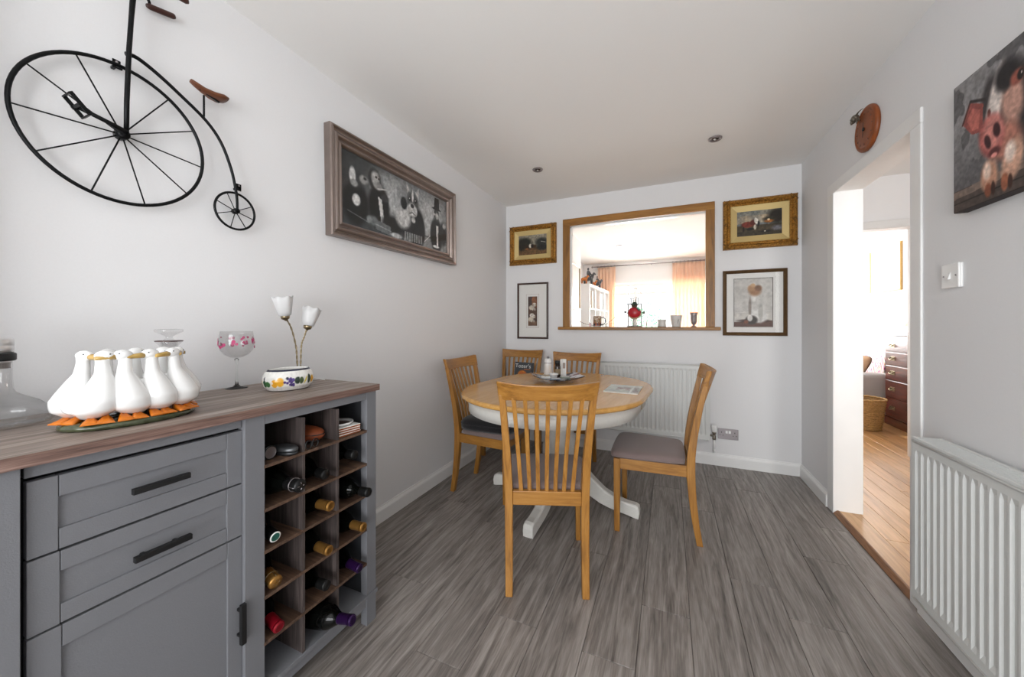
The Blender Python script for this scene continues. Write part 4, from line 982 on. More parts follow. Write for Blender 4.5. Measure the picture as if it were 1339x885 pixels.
def gilt(label, loc, w, h, ow, painter, iw, ih):
    o = picture('gilt_framed_painting', label, 'picture', loc, 0, w, h, [(0, 0), (.002, .022), (.006, .030), (.012, .036), (.020, .040), (.028, .034), (.036, .026), (.044, .030), (.050, .026), (.054, .022)], M['gilt'])
    i0 = .054; a, b = w / 2 - i0, h / 2 - i0
    MB().rings([[(-x, -y, -z), (x, -y, -z), (x, -y, z), (-x, -y, z)] for x, z, y in ((a, b, .022), (a - .004, b - .004, .025), (iw / 2 + .004, ih / 2 + .004, .014), (iw / 2, ih / 2, .013))], True, False, False, False).build('slip', M['slip'], o)
    painter.flat('painting', M['canvas'], o, iw, ih, -.0125)
    rr = random.Random(int(w * 1000))
    def boss(cx_, cz_, n, s, ax, az):
        m = MB()
        for k in range(n):
            x = cx_ + ax * (k / max(n - 1, 1) - .5) * 2; z = cz_ + az * (k / max(n - 1, 1) - .5) * 2; q = s * (1.25 - abs(k / max(n - 1, 1) - .5) * 1.5)
            m.ball((x, -.034, z), q, q * .8, q, 8, 6); m.ball((x + rr.uniform(-.006, .006), -.030, z + rr.uniform(-.006, .006)), q * .7, q * .7, q * .7, 8, 6)
        m.build('carved_ornament', M['gilt_dark'], o)
    for sx in (-1, 1):
        for sz in (-1, 1): boss(sx * (w / 2 - .026), sz * (h / 2 - .026), 5, .010, .020 * sx, -.020 * sz); boss(sx * (w / 2 - .026), sz * (h / 2 - .026), 5, .008, .018 * sx, .018 * sz)
        boss(sx * (w / 2 - .022), 0, 5, .010, 0, .026)
    for sz in (-1, 1): boss(0, sz * (h / 2 - .022), 7, .010, .036, 0)
    return o
p = Paint(110, 75, (.42, .40, .36), 1.55); p.lay(fbm(p.u, p.v, 3, 61, 4, 1.5) * 1.1 * (p.v > .45), '#a39a86'); p.lay((p.v < .36) * 1.0, '#5a4126'); p.lay((p.v < .22) * .6, '#6d5032')
p.ell(.22, .62, .24, .26, '#23231b', .6); p.ell(.10, .5, .14, .28, '#262219', .6); p.ell(.82, .60, .20, .22, '#2b2d28', .6); p.ell(.86, .35, .2, .16, '#20231f', .6); p.ell(.35, .42, .14, .10, '#2a1d12', .5); p.ell(.42, .45, .05, .10, '#d6cfc0', .5); p.ell(.50, .44, .06, .09, '#1e1610', .5); p.ell(.58, .42, .06, .08, '#3c2a18', .5); p.ell(.30, .30, .05, .06, '#7a4c28', .6); p.line(.80, .64, .96, .58, .012, '#b9b5a8'); p.grain(.3, 14, 12)
gilt('small gilt framed painting of horses by dark trees, above the puppy print', (-1.262, BY, 1.975), .500, .398, .05, p, .300, .198)
p = Paint(120, 75, (.40, .42, .42), 1.7); p.lay(fbm(p.u, p.v, 3, 71, 4, 1.6) * 1.2 * (p.v > .5), '#b09c80'); p.lay((p.v > .82) * .5, '#5c6668'); p.lay((p.v < .42) * 1.0, '#4a4030'); p.lay((p.v < .2) * .6, '#39342a'); p.ell(.90, .72, .20, .30, '#241f18', .7); p.ell(.72, .60, .13, .12, '#3a362a', .6)
p.ell(.24, .46, .14, .12, '#6d2f24', .3); p.ell(.37, .52, .07, .12, '#54251d', .4); p.ell(.44, .58, .045, .13, '#e3dcd0', .4, .3); p.ell(.49, .46, .025, .12, '#23201f', .4); p.ell(.41, .34, .03, .10, '#c9bfae', .5); p.ell(.15, .28, .02, .10, '#26201a', .4); p.ell(.30, .27, .08, .05, '#1f1d1a', .5); p.ell(.72, .54, .10, .06, '#9b5f2c', .5); p.ell(.71, .60, .03, .04, '#e0c9a0', .5); p.ell(.66, .14, .10, .05, '#1f1e1c', .5); p.ell(.63, .15, .02, .02, '#cfc6b4', .5); p.ell(.90, .25, .12, .10, '#6c6a70', .8); p.grain(.28, 14, 13)
gilt('gilt framed painting of a bay horse and grey, beside the doorway corner', (.658, BY, 1.976), .500, .402, .05, p, .300, .198)

def mounted(name, label, loc, w, h, prof, fmat, iw, ih, painter, dx=0, dz=0):
    o = picture(name, label, 'picture', loc, 0, w, h, prof, fmat)
    i0 = prof[-1][0] - .002
    MB().rings([[(-x + a, -y, -z + b), (x + a, -y, -z + b), (x + a, -y, z + b), (-x + a, -y, z + b)] for x, z, y, a, b in ((w / 2 - i0, h / 2 - i0, .0105, 0, 0), (iw / 2 + .002, ih / 2 + .002, .0105, dx, dz), (iw / 2, ih / 2, .0088, dx, dz))], True, False, False, False).build('mount', M['card'], o)
    painter.mesh('print', M['print'], o, lambda u, v: ((u - .5) * iw + dx, u * 0 - .0085, (v - .5) * ih + dz))
    bx('glazing', M['pic_glass'], o, -w / 2 + i0, w / 2 - i0, -.0125, -.0120, -h / 2 + i0, h / 2 - i0)
    return o
# two puppies, tall print with a thin line round it
p = Paint(70, 170, (.28, .20, .17), .36); p.lay((p.u < .45) * (p.v > .62) * (np.sin(p.v * 110) > -.2) * .8, '#3c3231'); p.lay((p.u > .45) * (p.v > .62) * .8, '#7a4f34'); p.ell(.62, .86, .22, .12, '#9a6540', .8); p.lay((p.v < .16) * .9, '#7b5b44'); p.lay(((p.v > .40) & (p.v < .58)) * .8, '#5e4230')
for cx_, cz_, s in ((.52, .62, 1), (.42, .22, 1)):
    p.ell(cx_ - .12, cz_, .30, .085, '#cfc5b4', .4); p.ell(cx_ + .16, cz_ + .10, .22, .065, '#e4ddd0', .35); p.ell(cx_ + .02, cz_ + .09, .06, .045, '#a08a70', .4); p.ell(cx_ + .34, cz_ + .085, .06, .045, '#a08a70', .4); p.ell(cx_ + .18, cz_ + .085, .03, .010, '#1d1512', .4); p.ell(cx_ + .09, cz_ + .108, .025, .008, '#1d1512', .4); p.ell(cx_ + .26, cz_ + .108, .025, .008, '#1d1512', .4); p.ell(cx_, cz_ - .06, .06, .045, '#dcd4c6', .4); p.ell(cx_ + .22, cz_ - .06, .06, .045, '#dcd4c6', .4)
p.ell(.42, .36, .24, .07, '#e8e1d5', .35); p.ell(.40, .345, .035, .011, '#1d1512', .4); p.ell(.31, .37, .025, .008, '#1d1512', .4); p.ell(.50, .37, .025, .008, '#1d1512', .4)
p.grain(.2, 12, 15)
pp = mounted('puppy_print', 'narrow dark framed print of two white puppies, one above the other', (-1.262, BY, 1.308), .330, .566, [(0, 0), (0, .018), (.004, .023), (.012, .024), (.016, .018), (.018, .013), (.018, .0105)], M['dark_frame'], .098, .296, p, 0, -.004)
for a, b, c, d_ in ((-.068, -.0665, -.172, .166), (.0665, .068, -.172, .166), (-.068, .068, .1645, .166), (-.068, .068, -.172, -.1705)): bx('ruled_line', plain('rust_line', '#8a5f4a', .7), pp, a, b, -.0112, -.0106, c, d_)
bx('print_margin', M['paper'], pp, -.060, .060, -.0108, -.0104, -.1655, -.1525)
# larger framed print by the doorway corner: a plain still life in the same pale and brown tones
p = Paint(110, 150, (.80, .79, .77), .70); p.lay(fbm(p.u, p.v, 3, 81, 4) * .35, '#b5b1aa'); p.lay((p.v < .30) * (p.u < 2) * .5, '#cfcac2'); p.lay((p.v < .095 + .03 * p.u) * .95, '#5b3d31'); p.line(0, .29, 1, .33, .006, '#dedbd6'); p.ell(.52, .12, .40, .04, '#3a2620', .6)
p.ell(.60, .32, .20, .22, '#d9d7d3', .3); p.ell(.66, .20, .22, .12, '#e6e4e0', .35); p.ell(.55, .50, .12, .16, '#c9c6c1', .3); p.ell(.52, .62, .07, .10, '#dedbd6', .3); p.ell(.70, .30, .06, .20, '#b2afa9', .6); p.ell(.42, .40, .04, .20, '#8a8179', .6); p.ell(.55, .74, .16, .10, '#9b7354', .6); p.ell(.46, .80, .10, .07, '#b38a66', .6); p.ell(.64, .80, .09, .06, '#7d5a41', .6); p.ell(.50, .86, .06, .04, '#c3a079', .6)
p.ell(.46, .14, .16, .09, '#3a332f', .4); p.ell(.42, .18, .07, .07, '#e2ded8', .4); p.ell(.32, .10, .06, .04, '#7b4a38', .5); p.grain(.12, 16, 17)
kp = mounted('still_life_print', 'pale print in a brown gilt frame below the horse painting, by the doorway corner', (.626, BY, 1.341), .436, .530, [(0, 0), (0, .014), (.004, .022), (.012, .025), (.018, .020), (.022, .022), (.026, .017), (.028, .011)], M['brown_frame'], .258, .384, p, -.008, .000)
m = MB()
for a, b, c, d_ in ((-.141, -.1375, -.196, .196), (.1215, .125, -.196, .196), (-.141, .125, .1925, .196), (-.141, .125, -.196, -.1925)): m.box(a, b, -.0125, -.0100, c, d_)
m.build('inner_fillet', M['dark_frame'], kp)
# pig canvas on the right wall
pg = thing('pig_canvas', 'unframed box canvas painting of a pig looking over a rail', 'picture', (RX, 1.440, 1.755), -PI / 2)
bx('stretcher', plain('canvas_edge', '#3a3231', .8), pg, -.30, .30, -.036, -.001, -.215, .215, .002)
p = Paint(220, 170, (.50, .49, .495), 1.4); p.lay(fbm(p.u, p.v, 3, 91, 5, 1.4) * 1.0, '#8b8989'); p.lay(np.clip(1 - p.v * 1.6, 0, 1) * .6, '#2c2a2b'); p.lay(fbm(p.u, p.v, 5, 95, 4, 1.4) > .62, '#5d5b5c')
p.poly([(0, .0), (1, .0), (1, .16), (0, .16)], '#4b403b'); p.poly([(0, .10), (1, .14), (1, .19), (0, .155)], '#7b6a60'); p.line(0, .06, 1, .07, .006, '#241d1b')
p.u = p.u / .62; p.asp = .87
p.ell(.60, .55, .20, .34, '#2b2829', .3); p.ell(.42, .68, .10, .20, '#3a3536', .4); p.ell(.46, .66, .075, .24, '#d8cdc6', .5, -.25); p.ell(.62, .60, .10, .16, '#b98f80', .6); p.ell(.56, .80, .10, .10, '#232022', .5); p.ell(.66, .74, .06, .05, '#8d4f42', .5); p.ell(.69, .74, .028, .034, '#140d0c', .4); p.ell(.70, .75, .006, .008, '#f0e6e0', .5); p.ell(.40, .62, .018, .03, '#5d2e28', .5)
p.poly([(.11, .66), (.20, .79), (.34, .72), (.33, .52), (.22, .54)], '#8d4a43'); p.poly([(.16, .67), (.22, .74), (.31, .69), (.29, .56), (.22, .57)], '#b5665c'); p.line(.11, .66, .20, .80, .012, '#4f2a26'); p.line(.2, .8, .36, .74, .014, '#2f2829'); p.ell(.86, .78, .12, .09, '#7e443d', .4)
p.ell(.55, .36, .15, .12, '#a87060', .5); p.ell(.42, .45, .125, .155, '#a45a55', .3, .2); p.ell(.44, .47, .10, .12, '#c27d74', .5); p.ell(.385, .42, .030, .055, '#3b1a1d', .4, .3); p.ell(.475, .47, .034, .055, '#3b1a1d', .4, .2); p.ell(.45, .32, .06, .035, '#5b2b2b', .5); p.ell(.45, .30, .03, .018, '#d08a80', .5)
p.ell(.40, .17, .085, .115, '#b98a72', .4); p.ell(.38, .21, .04, .06, '#e6cdbd', .6); p.ell(.39, .07, .035, .05, '#8a4d34', .4); p.ell(.44, .07, .022, .05, '#3a1f17', .4); p.ell(.62, .21, .09, .14, '#c99d86', .4, -.3); p.ell(.60, .27, .05, .07, '#ecd8cb', .6); p.ell(.55, .08, .035, .06, '#9b5d42', .4); p.ell(.60, .07, .022, .05, '#3a1f17', .4)
p.u = p.u * .62; p.asp = 1.4; p.grain(.22, 40, 19, 3); p.flat('canvas_face', M['canvas'], pg, .596, .426, -.0366)
# wooden wall clock with a pewter mouse on its rim
ck = thing('wall_clock', 'round turned wooden wall clock with a pewter animal on its rim', 'clock', (RX, 2.398, 2.160), -PI / 2)
Tm = Matrix.Rotation(PI / 2, 4, 'X')
ck.scale = (.93, .93, .93)
MB().lathe([(.002, 0), (.118, 0), (.121, .006), (.121, .014), (.116, .020), (.106, .0225), (.100, .0205), (.0975, .019), (.095, .0205), (.06, .0225), (.002, .023)], 56, T=Tm).build('clock_body', M['copper'], ck)
for a, l, w_ in ((PI * .5 + 3.05, .034, .0022), (PI * .5 - .05, .030, .0026)):
    m = MB(); dx, dz = math.cos(a), math.sin(a); m.rings([[(dx * q - dz * ww, -y, dz * q + dx * ww), (dx * q + dz * ww, -y, dz * q - dx * ww)][::1] + [(dx * q + dz * ww, -y - .001, dz * q - dx * ww), (dx * q - dz * ww, -y - .001, dz * q + dx * ww)] for q, ww, y in ((-.006, w_, .027), (l * .8, w_, .027), (l * 1.3, .0006, .027))], smooth=False); m.build('clock_hand', M['black'], ck)
MB().lathe([(.002, .022), (.009, .022), (.009, .028), (.006, .030), (.001, .030)], 16, T=Tm).build('hand_boss', M['black'], ck)
for k in range(12):
    a = k * PI / 6; MB().box(-.0012, .0012, -.0232, -.0215, .078, .088, T=Matrix.Rotation(a, 4, 'Y')).build('hour_mark', M['dark_frame'], ck)
m = MB(); m.ball((-.062, -.038, .098), .024, .017, .017); m.ball((-.084, -.040, .086), .013, .012, .011); m.ball((-.094, -.042, .080), .006, .005, .005, 10, 8)
for s in (-1, 1): m.ball((-.080, -.040 + s * .010, .097), .006, .003, .006, 10, 8)
for xx, zz in ((-.075, .083), (-.052, .088)):
    for s in (-1, 1): m.tube([(xx, -.036 + s * .010, zz + .006), (xx - .003, -.034 + s * .012, zz - .006), (xx - .008, -.033 + s * .012, zz - .012)], [.006, .0045, .003], 8)
m.tube([(-.040, -.044, .098), (-.026, -.036, .112), (-.012, -.030, .116), (.004, -.028, .114)], [.006, .0032, .002, .001], 8); m.ball((-.060, -.030, .092), .016, .012, .012)
m.build('pewter_mouse', M['pewter'], ck)

# ------------------------------------------------------------------ radiators, valve, socket, switch
def radiator(label, loc, rz, L, H, pitch, double):
    """Local x along the wall from 0 to L, -y towards the room, z up."""
    o = thing('radiator', label, 'radiator', loc, rz)
    y1 = -.105 if double else -.075; t = .0012
    n = int((L - .03) / pitch); x0 = (L - n * pitch) / 2; xs = [0.0, x0 - .006]; prof = []
    def panel(name, yf, flip=1):
        # pressed steel panel: raised channels with sloped ends
        xs = [0.0]
        pr = [(0, 0), (.010, 0)]
        for k in range(n):
            a = x0 + k * pitch; pr += [(a + pitch * .10, 0), (a + pitch * .27, 1), (a + pitch * .73, 1), (a + pitch * .90, 0)]
        pr += [(L - .010, 0), (L, 0)]
        R = []
        for z, amp in ((0, 0), (.034, 0), (.052, 1), (H - .052, 1), (H - .034, 0), (H, 0)):
            R.append([(x, yf + flip * .0055 * q * amp, z) for x, q in pr])
        m = MB(); m.rings(R, False, False, False, False)
        back = MB(); m.add([(0, yf + flip * .012, 0), (L, yf + flip * .012, 0), (L, yf + flip * .012, H), (0, yf + flip * .012, H)], [(0, 1, 2, 3)])
        for a, b in (((0, 0), (L, 0)), ((L, 0), (L, H)), ((L, H), (0, H)), ((0, H), (0, 0))):
            m.add([(a[0], yf, a[1]), (b[0], yf, b[1]), (b[0], yf + flip * .012, b[1]), (a[0], yf + flip * .012, a[1])], [(0, 1, 2, 3)])
        m.build(name, M['rad'], o)
    panel('front_panel', y1)
    if double: panel('rear_panel', -.030, -1)
    MB().tube([(.012, y1 - .002, H - .004), (L - .012, y1 - .002, H - .004)], .004, 8).build('top_seam', M['rad'], o)
    MB().tube([(.012, y1 - .002, .004), (L - .012, y1 - .002, .004)], .004, 8).build('bottom_seam', M['rad'], o)
    if double:
        g = MB(); g.box(-.002, L + .002, y1 - .001, y1 + .012, H, H + .010); g.box(-.002, L + .002, -.036, -.020, H, H + .010); g.build('grille_rail', M['rad'], o, bevel=.002)
        g = MB(); k = .008
        while k < L - .008: g.box(k, k + .0050, y1 + .010, -.034, H + .003, H + .0085); k += .0125
        gs = g.build('grille_bars', M['rad'], o); gs['kind'] = 'stuff'
        bx('grille_gap_shade', plain('gap_shade_grey', '#2a2c2d', .8), o, .003, L - .003, y1 + .013, -.037, H - .05, H - .046)  # dark sheet standing in for the shade between the grille bars
        for x in (-.002, L): bx('end_cover', M['rad'], o, x, x + .002, y1 + .002, -.021, .01, H + .008, .0006)
        fins = MB(); k = .02
        while k < L - .02: fins.box(k, k + .001, y1 + .014, -.044, .06, H - .06); k += .033
        fins.build('fins', M['rad'], o)['kind'] = 'stuff'
    else:
        fins = MB(); k = .03
        while k < L - .02: fins.box(k, k + .001, y1 + .013, -.02, .05, H - .04); k += .033
        fins.build('fins', M['rad'], o)['kind'] = 'stuff'
    for x in (L * .16, L * .84): bx('hanging_bracket', M['rad'], o, x - .012, x + .012, (-.030 if double else y1 + .012), .0, H * .25, H * .8)
    return o
r1 = radiator('white panel radiator on the back wall under the hatch', (-.575, BY, .215), 0, .885, .615, .0345, False)
for x in (.006, .874): MB().lathe([(.007, 0), (.009, .003), (.009, .008), (.004, .010)], 10, T=Matrix.Translation((x, -.064, .60)) @ Matrix.Rotation(PI / 2 * (1 if x > .5 else -1), 4, 'Y')).build('vent_plug', M['steel'], r1)
r2 = radiator('white double panel radiator with grille top on the right wall', (RX, 1.822, .150), -PI / 2, 1.10, .585, .0333, True)
v = thing('radiator_valve', 'white thermostatic valve with dark body beside the back radiator', 'valve', (.340, BY - .063, .205))
MB().lathe([(.006, -.065), (.0075, -.065), (.0075, .03), (.002, .03)], 14, T=None).build('pipe', M['white'], v)
MB().lathe([(.013, .02), (.014, .024), (.014, .05), (.010, .055), (.010, .065), (.015, .068), (.015, .082), (.002, .082)], 18).build('valve_body', M['pewter'], v)
MB().tube([(0, 0, .052), (-.030, 0, .052)], .009, 12).build('tail', M['pewter'], v)
R = [[((r + .0012 * math.cos(12 * a)) * math.cos(a), (r + .0012 * math.cos(12 * a)) * math.sin(a), z) for a in np.linspace(0, 2 * PI, 48, endpoint=False)] for r, z in ((.017, .083), (.0195, .087), (.0205, .120), (.019, .135), (.012, .139))]
MB().rings(R).build('head', M['white'], v)
MB().lathe([(.012, -.066), (.012, -.062), (.0075, -.060)], 16).build('pipe_collar', M['white'], v)
# pipe goes into the skirting top
MB().tube([(0, 0, -.06), (0, .012, -.085), (0, .045, -.092)], .0075, 10).build('pipe_elbow', M['white'], v)
so = thing('socket', 'double brushed steel power socket on the back wall', 'socket', (.446, BY, .2655))
bx('plate', M['steel'], so, -.073, .073, -.008, 0, -.043, .043, .002)
for s in (-1, 1):
    bx('rocker', M['white'], so, s * .011 - .008, s * .011 + .008, -.0125, -.0085, .006, .028, .0015)
    m = MB(); c_ = s * .047; m.box(c_ - .003, c_ + .003, -.0086, -.0079, .008, .018); m.box(c_ - .0145, c_ - .0075, -.0086, -.0079, -.014, -.009); m.box(c_ + .0075, c_ + .0145, -.0086, -.0079, -.014, -.009); m.build('pin_slots', M['black'], so)
    MB().lathe([(.003, 0), (.003, .001), (.001, .0015)], 10, T=Matrix.Translation((s * .060, -.008, 0.026 * 0)) @ Tm).build('screw', M['steel'], so)
sw = thing('light_switch', 'white single light switch on the right wall', 'light switch', (RX, 1.806, 1.334), -PI / 2)
bx('back_box', M['white'], sw, -.0425, .0425, -.006, 0, -.0425, .0425, .002)
bx('plate', M['white'], sw, -.0435, .0435, -.0125, -.0062, -.0435, .0435, .003)
MB().rings([[(-.0055, -.0128, z0), (.0055, -.0128, z0), (.0055, -y, z0), (-.0055, -y, z0)] for z0, y in ((-.0125, .0205), (.0, .0165), (.0125, .0132))], smooth=False).build('rocker', M['white'], sw, bevel=.0006)
for s in (-1, 1): MB().lathe([(.0032, 0), (.003, .001), (.001, .0014)], 12, T=Matrix.Translation((s * .030, -.0125, 0)) @ Tm).build('screw', M['steel'], sw)


# ------------------------------------------------------------------ on the hatch sill
SZ = HZ0 + .028; YS = BY + .055
mu = thing('mug', 'brown patterned mug on the hatch sill', 'mug', (-.626, YS, SZ))
p = Paint(90, 40, (.58, .45, .33), 2.4); p.lay(fbm(p.u, p.v, 5, 101, 3, 3) > .5, '#8a6a4c'); p.lay((fbm(p.u, p.v, 6, 103, 3, 3) > .58) * .9, '#c8bba8'); p.lay((p.v < .3) * (fbm(p.u, p.v, 4, 104, 3, 3) > .45) * .9, '#a5552f'); p.lay((p.v < .25) * (fbm(p.u, p.v, 6, 107, 2, 3) > .55), '#2c2430'); p.grain(.2, 9, 5)
p.mesh('mug_wall', M['print'], mu, lambda u, v: (.0385 * np.cos(u * 2 * PI), .0385 * np.sin(u * 2 * PI), .010 + v * .092))
MB().lathe([(.034, 0), (.0385, .003), (.0385, .010), (.036, .010), (.036, .005), (.002, .005)], 30).build('foot', M['ceramic'], mu)
MB().lathe([(.0386, .100), (.0386, .1025), (.0365, .104), (.0355, .102), (.0355, .012), (.002, .010)], 30).build('inner_wall', M['ceramic'], mu)
MB().tube([(.0385 + .0 , 0, .088), (.060, 0, .090), (.074, 0, .074), (.076, 0, .050), (.068, 0, .028), (.0385, 0, .020)], .0048, 10).build('handle', plain('navy_glaze', '#2b2c45', .2), mu)
M['lantern'] = plain('pale_grey_enamel', '#b9bdbd', .45)
la = thing('lantern', 'white metal lantern with a wire handle standing behind the red robin ornament', 'lantern', (-.290, BY + .092, SZ))
bx('base', M['lantern'], la, -.066, .066, -.030, .030, 0, .012, .002)
for sx in (-1, 1):
    for sy in (-1, 1): bx('corner_post', M['lantern'], la, sx * .058 - .004, sx * .058 + .004, sy * .024 - .004, sy * .024 + .004, .012, .205)
bx('top_plate', M['lantern'], la, -.066, .066, -.030, .030, .205, .215, .002)
bx('pane', M['pic_glass'], la, -.054, .054, -.0245, -.0235, .014, .203); bx('pane', M['pic_glass'], la, -.054, .054, .0235, .0245, .014, .203)
for k in range(4): bx('chimney_bar', M['lantern'], la, -.036 + k * .021, -.029 + k * .021, -.018, .018, .215, .262)
bx('chimney_cap', M['lantern'], la, -.040, .040, -.022, .022, .262, .268, .001)
MB().tube([(.056 * math.cos(a), 0, .300 + .056 * math.sin(a)) for a in np.linspace(-.55, PI + .55, 24)], .0014, 6).build('wire_handle', M['black'], la)
MB().lathe([(.018, .012), (.018, .07), (.002, .072)], 20).build('candle', plain('wax', '#efe9dc', .5), la)
rb = thing('robin_ornament', 'round red metal robin ornament in a hat on thin wire legs', 'ornament', (-.286, BY + .022, SZ))
MB().ball((0, 0, .130), .056, .030, .053, 24, 14).build('breast', plain('red_enamel', '#b5242f', .3), rb)
MB().ball((0, .006, .122), .0575, .028, .054, 24, 14).build('back', plain('cream_enamel', '#c9b79b', .4), rb)
m = MB(); m.ball((0, -.004, .190), .027, .022, .020); m.build('head', plain('brown_enamel', '#5c4a3a', .4), rb)
m = MB(); m.lathe([(.032, 0), (.033, .004), (.022, .008), (.020, .022), (.010, .028), (.002, .029)], 20, c=(0, -.002, .198)); m.build('hat', plain('dark_green_felt', '#33463a', .9), rb)
MB().lathe([(.0055, 0), (.0005, .016)], 8, T=Matrix.Translation((0, -.024, .190)) @ Matrix.Rotation(PI / 2, 4, 'X')).build('beak', M['black'], rb)
for s in (-1, 1):
    MB().tube([(s * .050, 0, .130), (s * .066, -.002, .126), (s * .074, -.003, .134)], [.004, .003, .002], 6).build('arm', M['black'], rb)
    MB().ball((s * .080, -.003, .136 if s < 0 else .128), .011, .005, .010 if s < 0 else .014, 10, 8).build('hand_leaf', plain('grey_enamel', '#67675f', .5), rb)
MB().tube([(.020, -.02, .178), (.034, -.028, .160), (.046, -.026, .148)], [.006, .008, .009], 8).build('scarf', plain('teal_scarf', '#5f7d78', .9), rb)
for x in (-.024, -.010, .024): MB().tube([(x, 0, .085), (x, 0, .002)], .0016, 6).build('leg', M['black'], rb)
bx('foot_plate', M['black'], rb, -.034, .034, -.012, .012, 0, .002)
def pot(name, label, loc, prof, seg=32, sub=0, mat=None): 
    o = thing(name, label, 'pot', loc); MB().lathe(prof, seg).build('pot_body', mat or M['ceramic'], o); return o
wp = plain('white_stoneware', '#dcdad6', .4, var=.1, bscale=50)
o = pot('plant_pot', 'short white waisted pot on the hatch sill, beside the robin ornament', (-.056, YS, SZ), [(.034, 0), (.036, .003), (.033, .030), (.034, .055), (.040, .066), (.038, .067), (.031, .055), (.030, .030), (.030, .006), (.002, .005)], mat=wp)
MB().tube([(.0405 * math.cos(a), .0405 * math.sin(a), .066) for a in np.linspace(0, 2 * PI, 30, endpoint=False)], .0016, 6, True).build('rim', wp, o)
o = pot('plant_pot', 'tapered white pot with a drawn twig, the tallest but one on the sill', (.060, YS, SZ), [(.034, 0), (.035, .002), (.049, .100), (.050, .104), (.047, .104), (.032, .008), (.002, .006)], mat=wp)
MB().tube([(.008, -.0402, .030), (.014, -.0428, .048), (.022, -.0405, .066)], .0012, 5).build('drawn_twig', M['black'], o); MB().tube([(.014, -.0428, .050), (.010, -.0445, .064)], .001, 5).build('drawn_twig', M['black'], o)
o = thing('goblet', 'slim grey footed goblet vase at the end of the hatch sill', 'vase', (.198, YS, SZ))
MB().lathe([(.024, 0), (.025, .003), (.011, .010), (.010, .018), (.020, .030), (.025, .050), (.026, .100), (.034, .124), (.032, .125), (.023, .100), (.022, .050), (.015, .030), (.002, .026)], 28).build('vase_body', plain('grey_lustre', '#a09a98', .25, .3, var=.25, bscale=60), o)
MB().tube([(.033 * math.cos(a), .033 * math.sin(a), .1245) for a in np.linspace(0, 2 * PI, 26, endpoint=False)], .0014, 6, True).build('rim', M['brass'], o)
tg = thing('twig_spray', 'dark budded twig lying behind the brown mug', 'twig', (-.640, BY + .105, SZ + .004))
rr = random.Random(12); tw_ = M['dark_frame']
MB().tube([(-.16, 0, .045), (-.10, .002, .022), (-.04, 0, .008), (.04, .002, .004), (.09, 0, .020), (.14, .003, .060), (.17, 0, .085)], .0016, 6).build('stem', tw_, tg)
for pts in ([(-.10, 0, .022), (-.13, .004, .030)], [(.09, 0, .020), (.16, -.004, .030), (.21, 0, .034)], [(-.04, 0, .008), (-.07, -.003, .036)]): MB().tube([pts[0], tuple((Vector(pts[0]) + Vector(pts[-1])) / 2 + Vector((0, 0, .004))), pts[-1]], .0012, 5).build('side_twig', tw_, tg)
for q in ((-.16, 0, .045), (-.13, .004, .030), (-.07, -.003, .036), (.14, .003, .060), (.17, 0, .085), (.21, 0, .034), (.18, 0, .03)): MB().ball(q, .0045, seg=8, rows=6).build('bud', tw_, tg)
pd_ = thing('pink_candle', 'tiny pink stick with a dark tip behind the mug', 'candle', (-.700, BY + .075, SZ))
MB().lathe([(.004, 0), (.0035, .028), (.001, .029)], 10).build('stick', plain('pink_wax', '#d8507a', .5), pd_); MB().ball((0, 0, .032), .005, seg=8, rows=6).build('tip', M['pewter'], pd_)

# ------------------------------------------------------------------ living room furniture seen through the hatch
bc = thing('bookcase', 'white cube shelving unit in the living room beyond the hatch', 'bookcase', (-1.135, 5.62, 0), math.radians(-3))
# local y along its length (1.47), x from -.39 to 0 is its depth, open towards +x
WL = M['white_gloss']; BL, BH = 1.47, 1.82
bx('side_panel', WL, bc, -.37, 0, 0, .04, 0, BH); bx('side_panel', WL, bc, -.37, 0, BL - .04, BL, 0, BH)
bx('top_board', WL, bc, -.37, 0, .04, BL - .04, BH - .04, BH); bx('bottom_board', WL, bc, -.37, 0, .04, BL - .04, 0, .04); bx('back_board', WL, bc, -.37, -.36, .04, BL - .04, .04, BH - .04)
for k in range(1, 5): bx('shelf', WL, bc, -.36, -.002, .04, BL - .04, .04 + k * .348 - .008, .04 + k * .348 + .008)
for k in range(1, 4):
    for q in range(5): bx('upright', WL, bc, -.36, -.002, .04 + k * .3475 - .008, .04 + k * .3475 + .008, .04 + q * .348 + (.008 if q else 0), .04 + (q + 1) * .348 - .008)
def onshelf(col, row, dy, dx=-.14):
    T = Matrix.Translation(bc.location) @ Matrix.Rotation(math.radians(-3), 4, 'Z'); return T @ Vector((dx, .04 + col * .3475 + dy, .04 + row * .348 + (.008 if row else 0)))
lb = ('peach spined file', 'grey spined file', 'white spined file', 'pale pink spined file', 'cream spined file')
for k, (c, r, dy, w_, col) in enumerate(((1, 4, .06, .10, '#e8c6b0'), (2, 4, .05, .07, '#8f9096'), (2, 4, .16, .12, '#c9c9c9'), (3, 4, .09, .09, '#e6cfc4'), (0, 4, .22, .08, '#d9cdbd'))):
    t = thing('box_file', lb[k] + ' standing on the upper row of the white shelving', 'box file', onshelf(c, r, dy + .02), math.radians(-3), 'files on the white shelving')
    bx('cover', plain('file_' + str(k), col, .7), t, -.11, .12, -w_ / 2, w_ / 2, 0, .29, .003); bx('pages', M['paper'], t, -.10, .122, -w_ / 2 + .004, w_ / 2 - .004, .006, .285)
t = thing('white_vase', 'little white vase in the first cube of the upper shelving row', 'vase', onshelf(0, 4, .09, -.05), 0)
MB().lathe([(.02, 0), (.035, .02), (.036, .05), (.018, .08), (.016, .10), (.022, .12), (.019, .12), (.012, .10), (.03, .05), (.002, .01)], 20).build('vase_body', M['ceramic'], t)
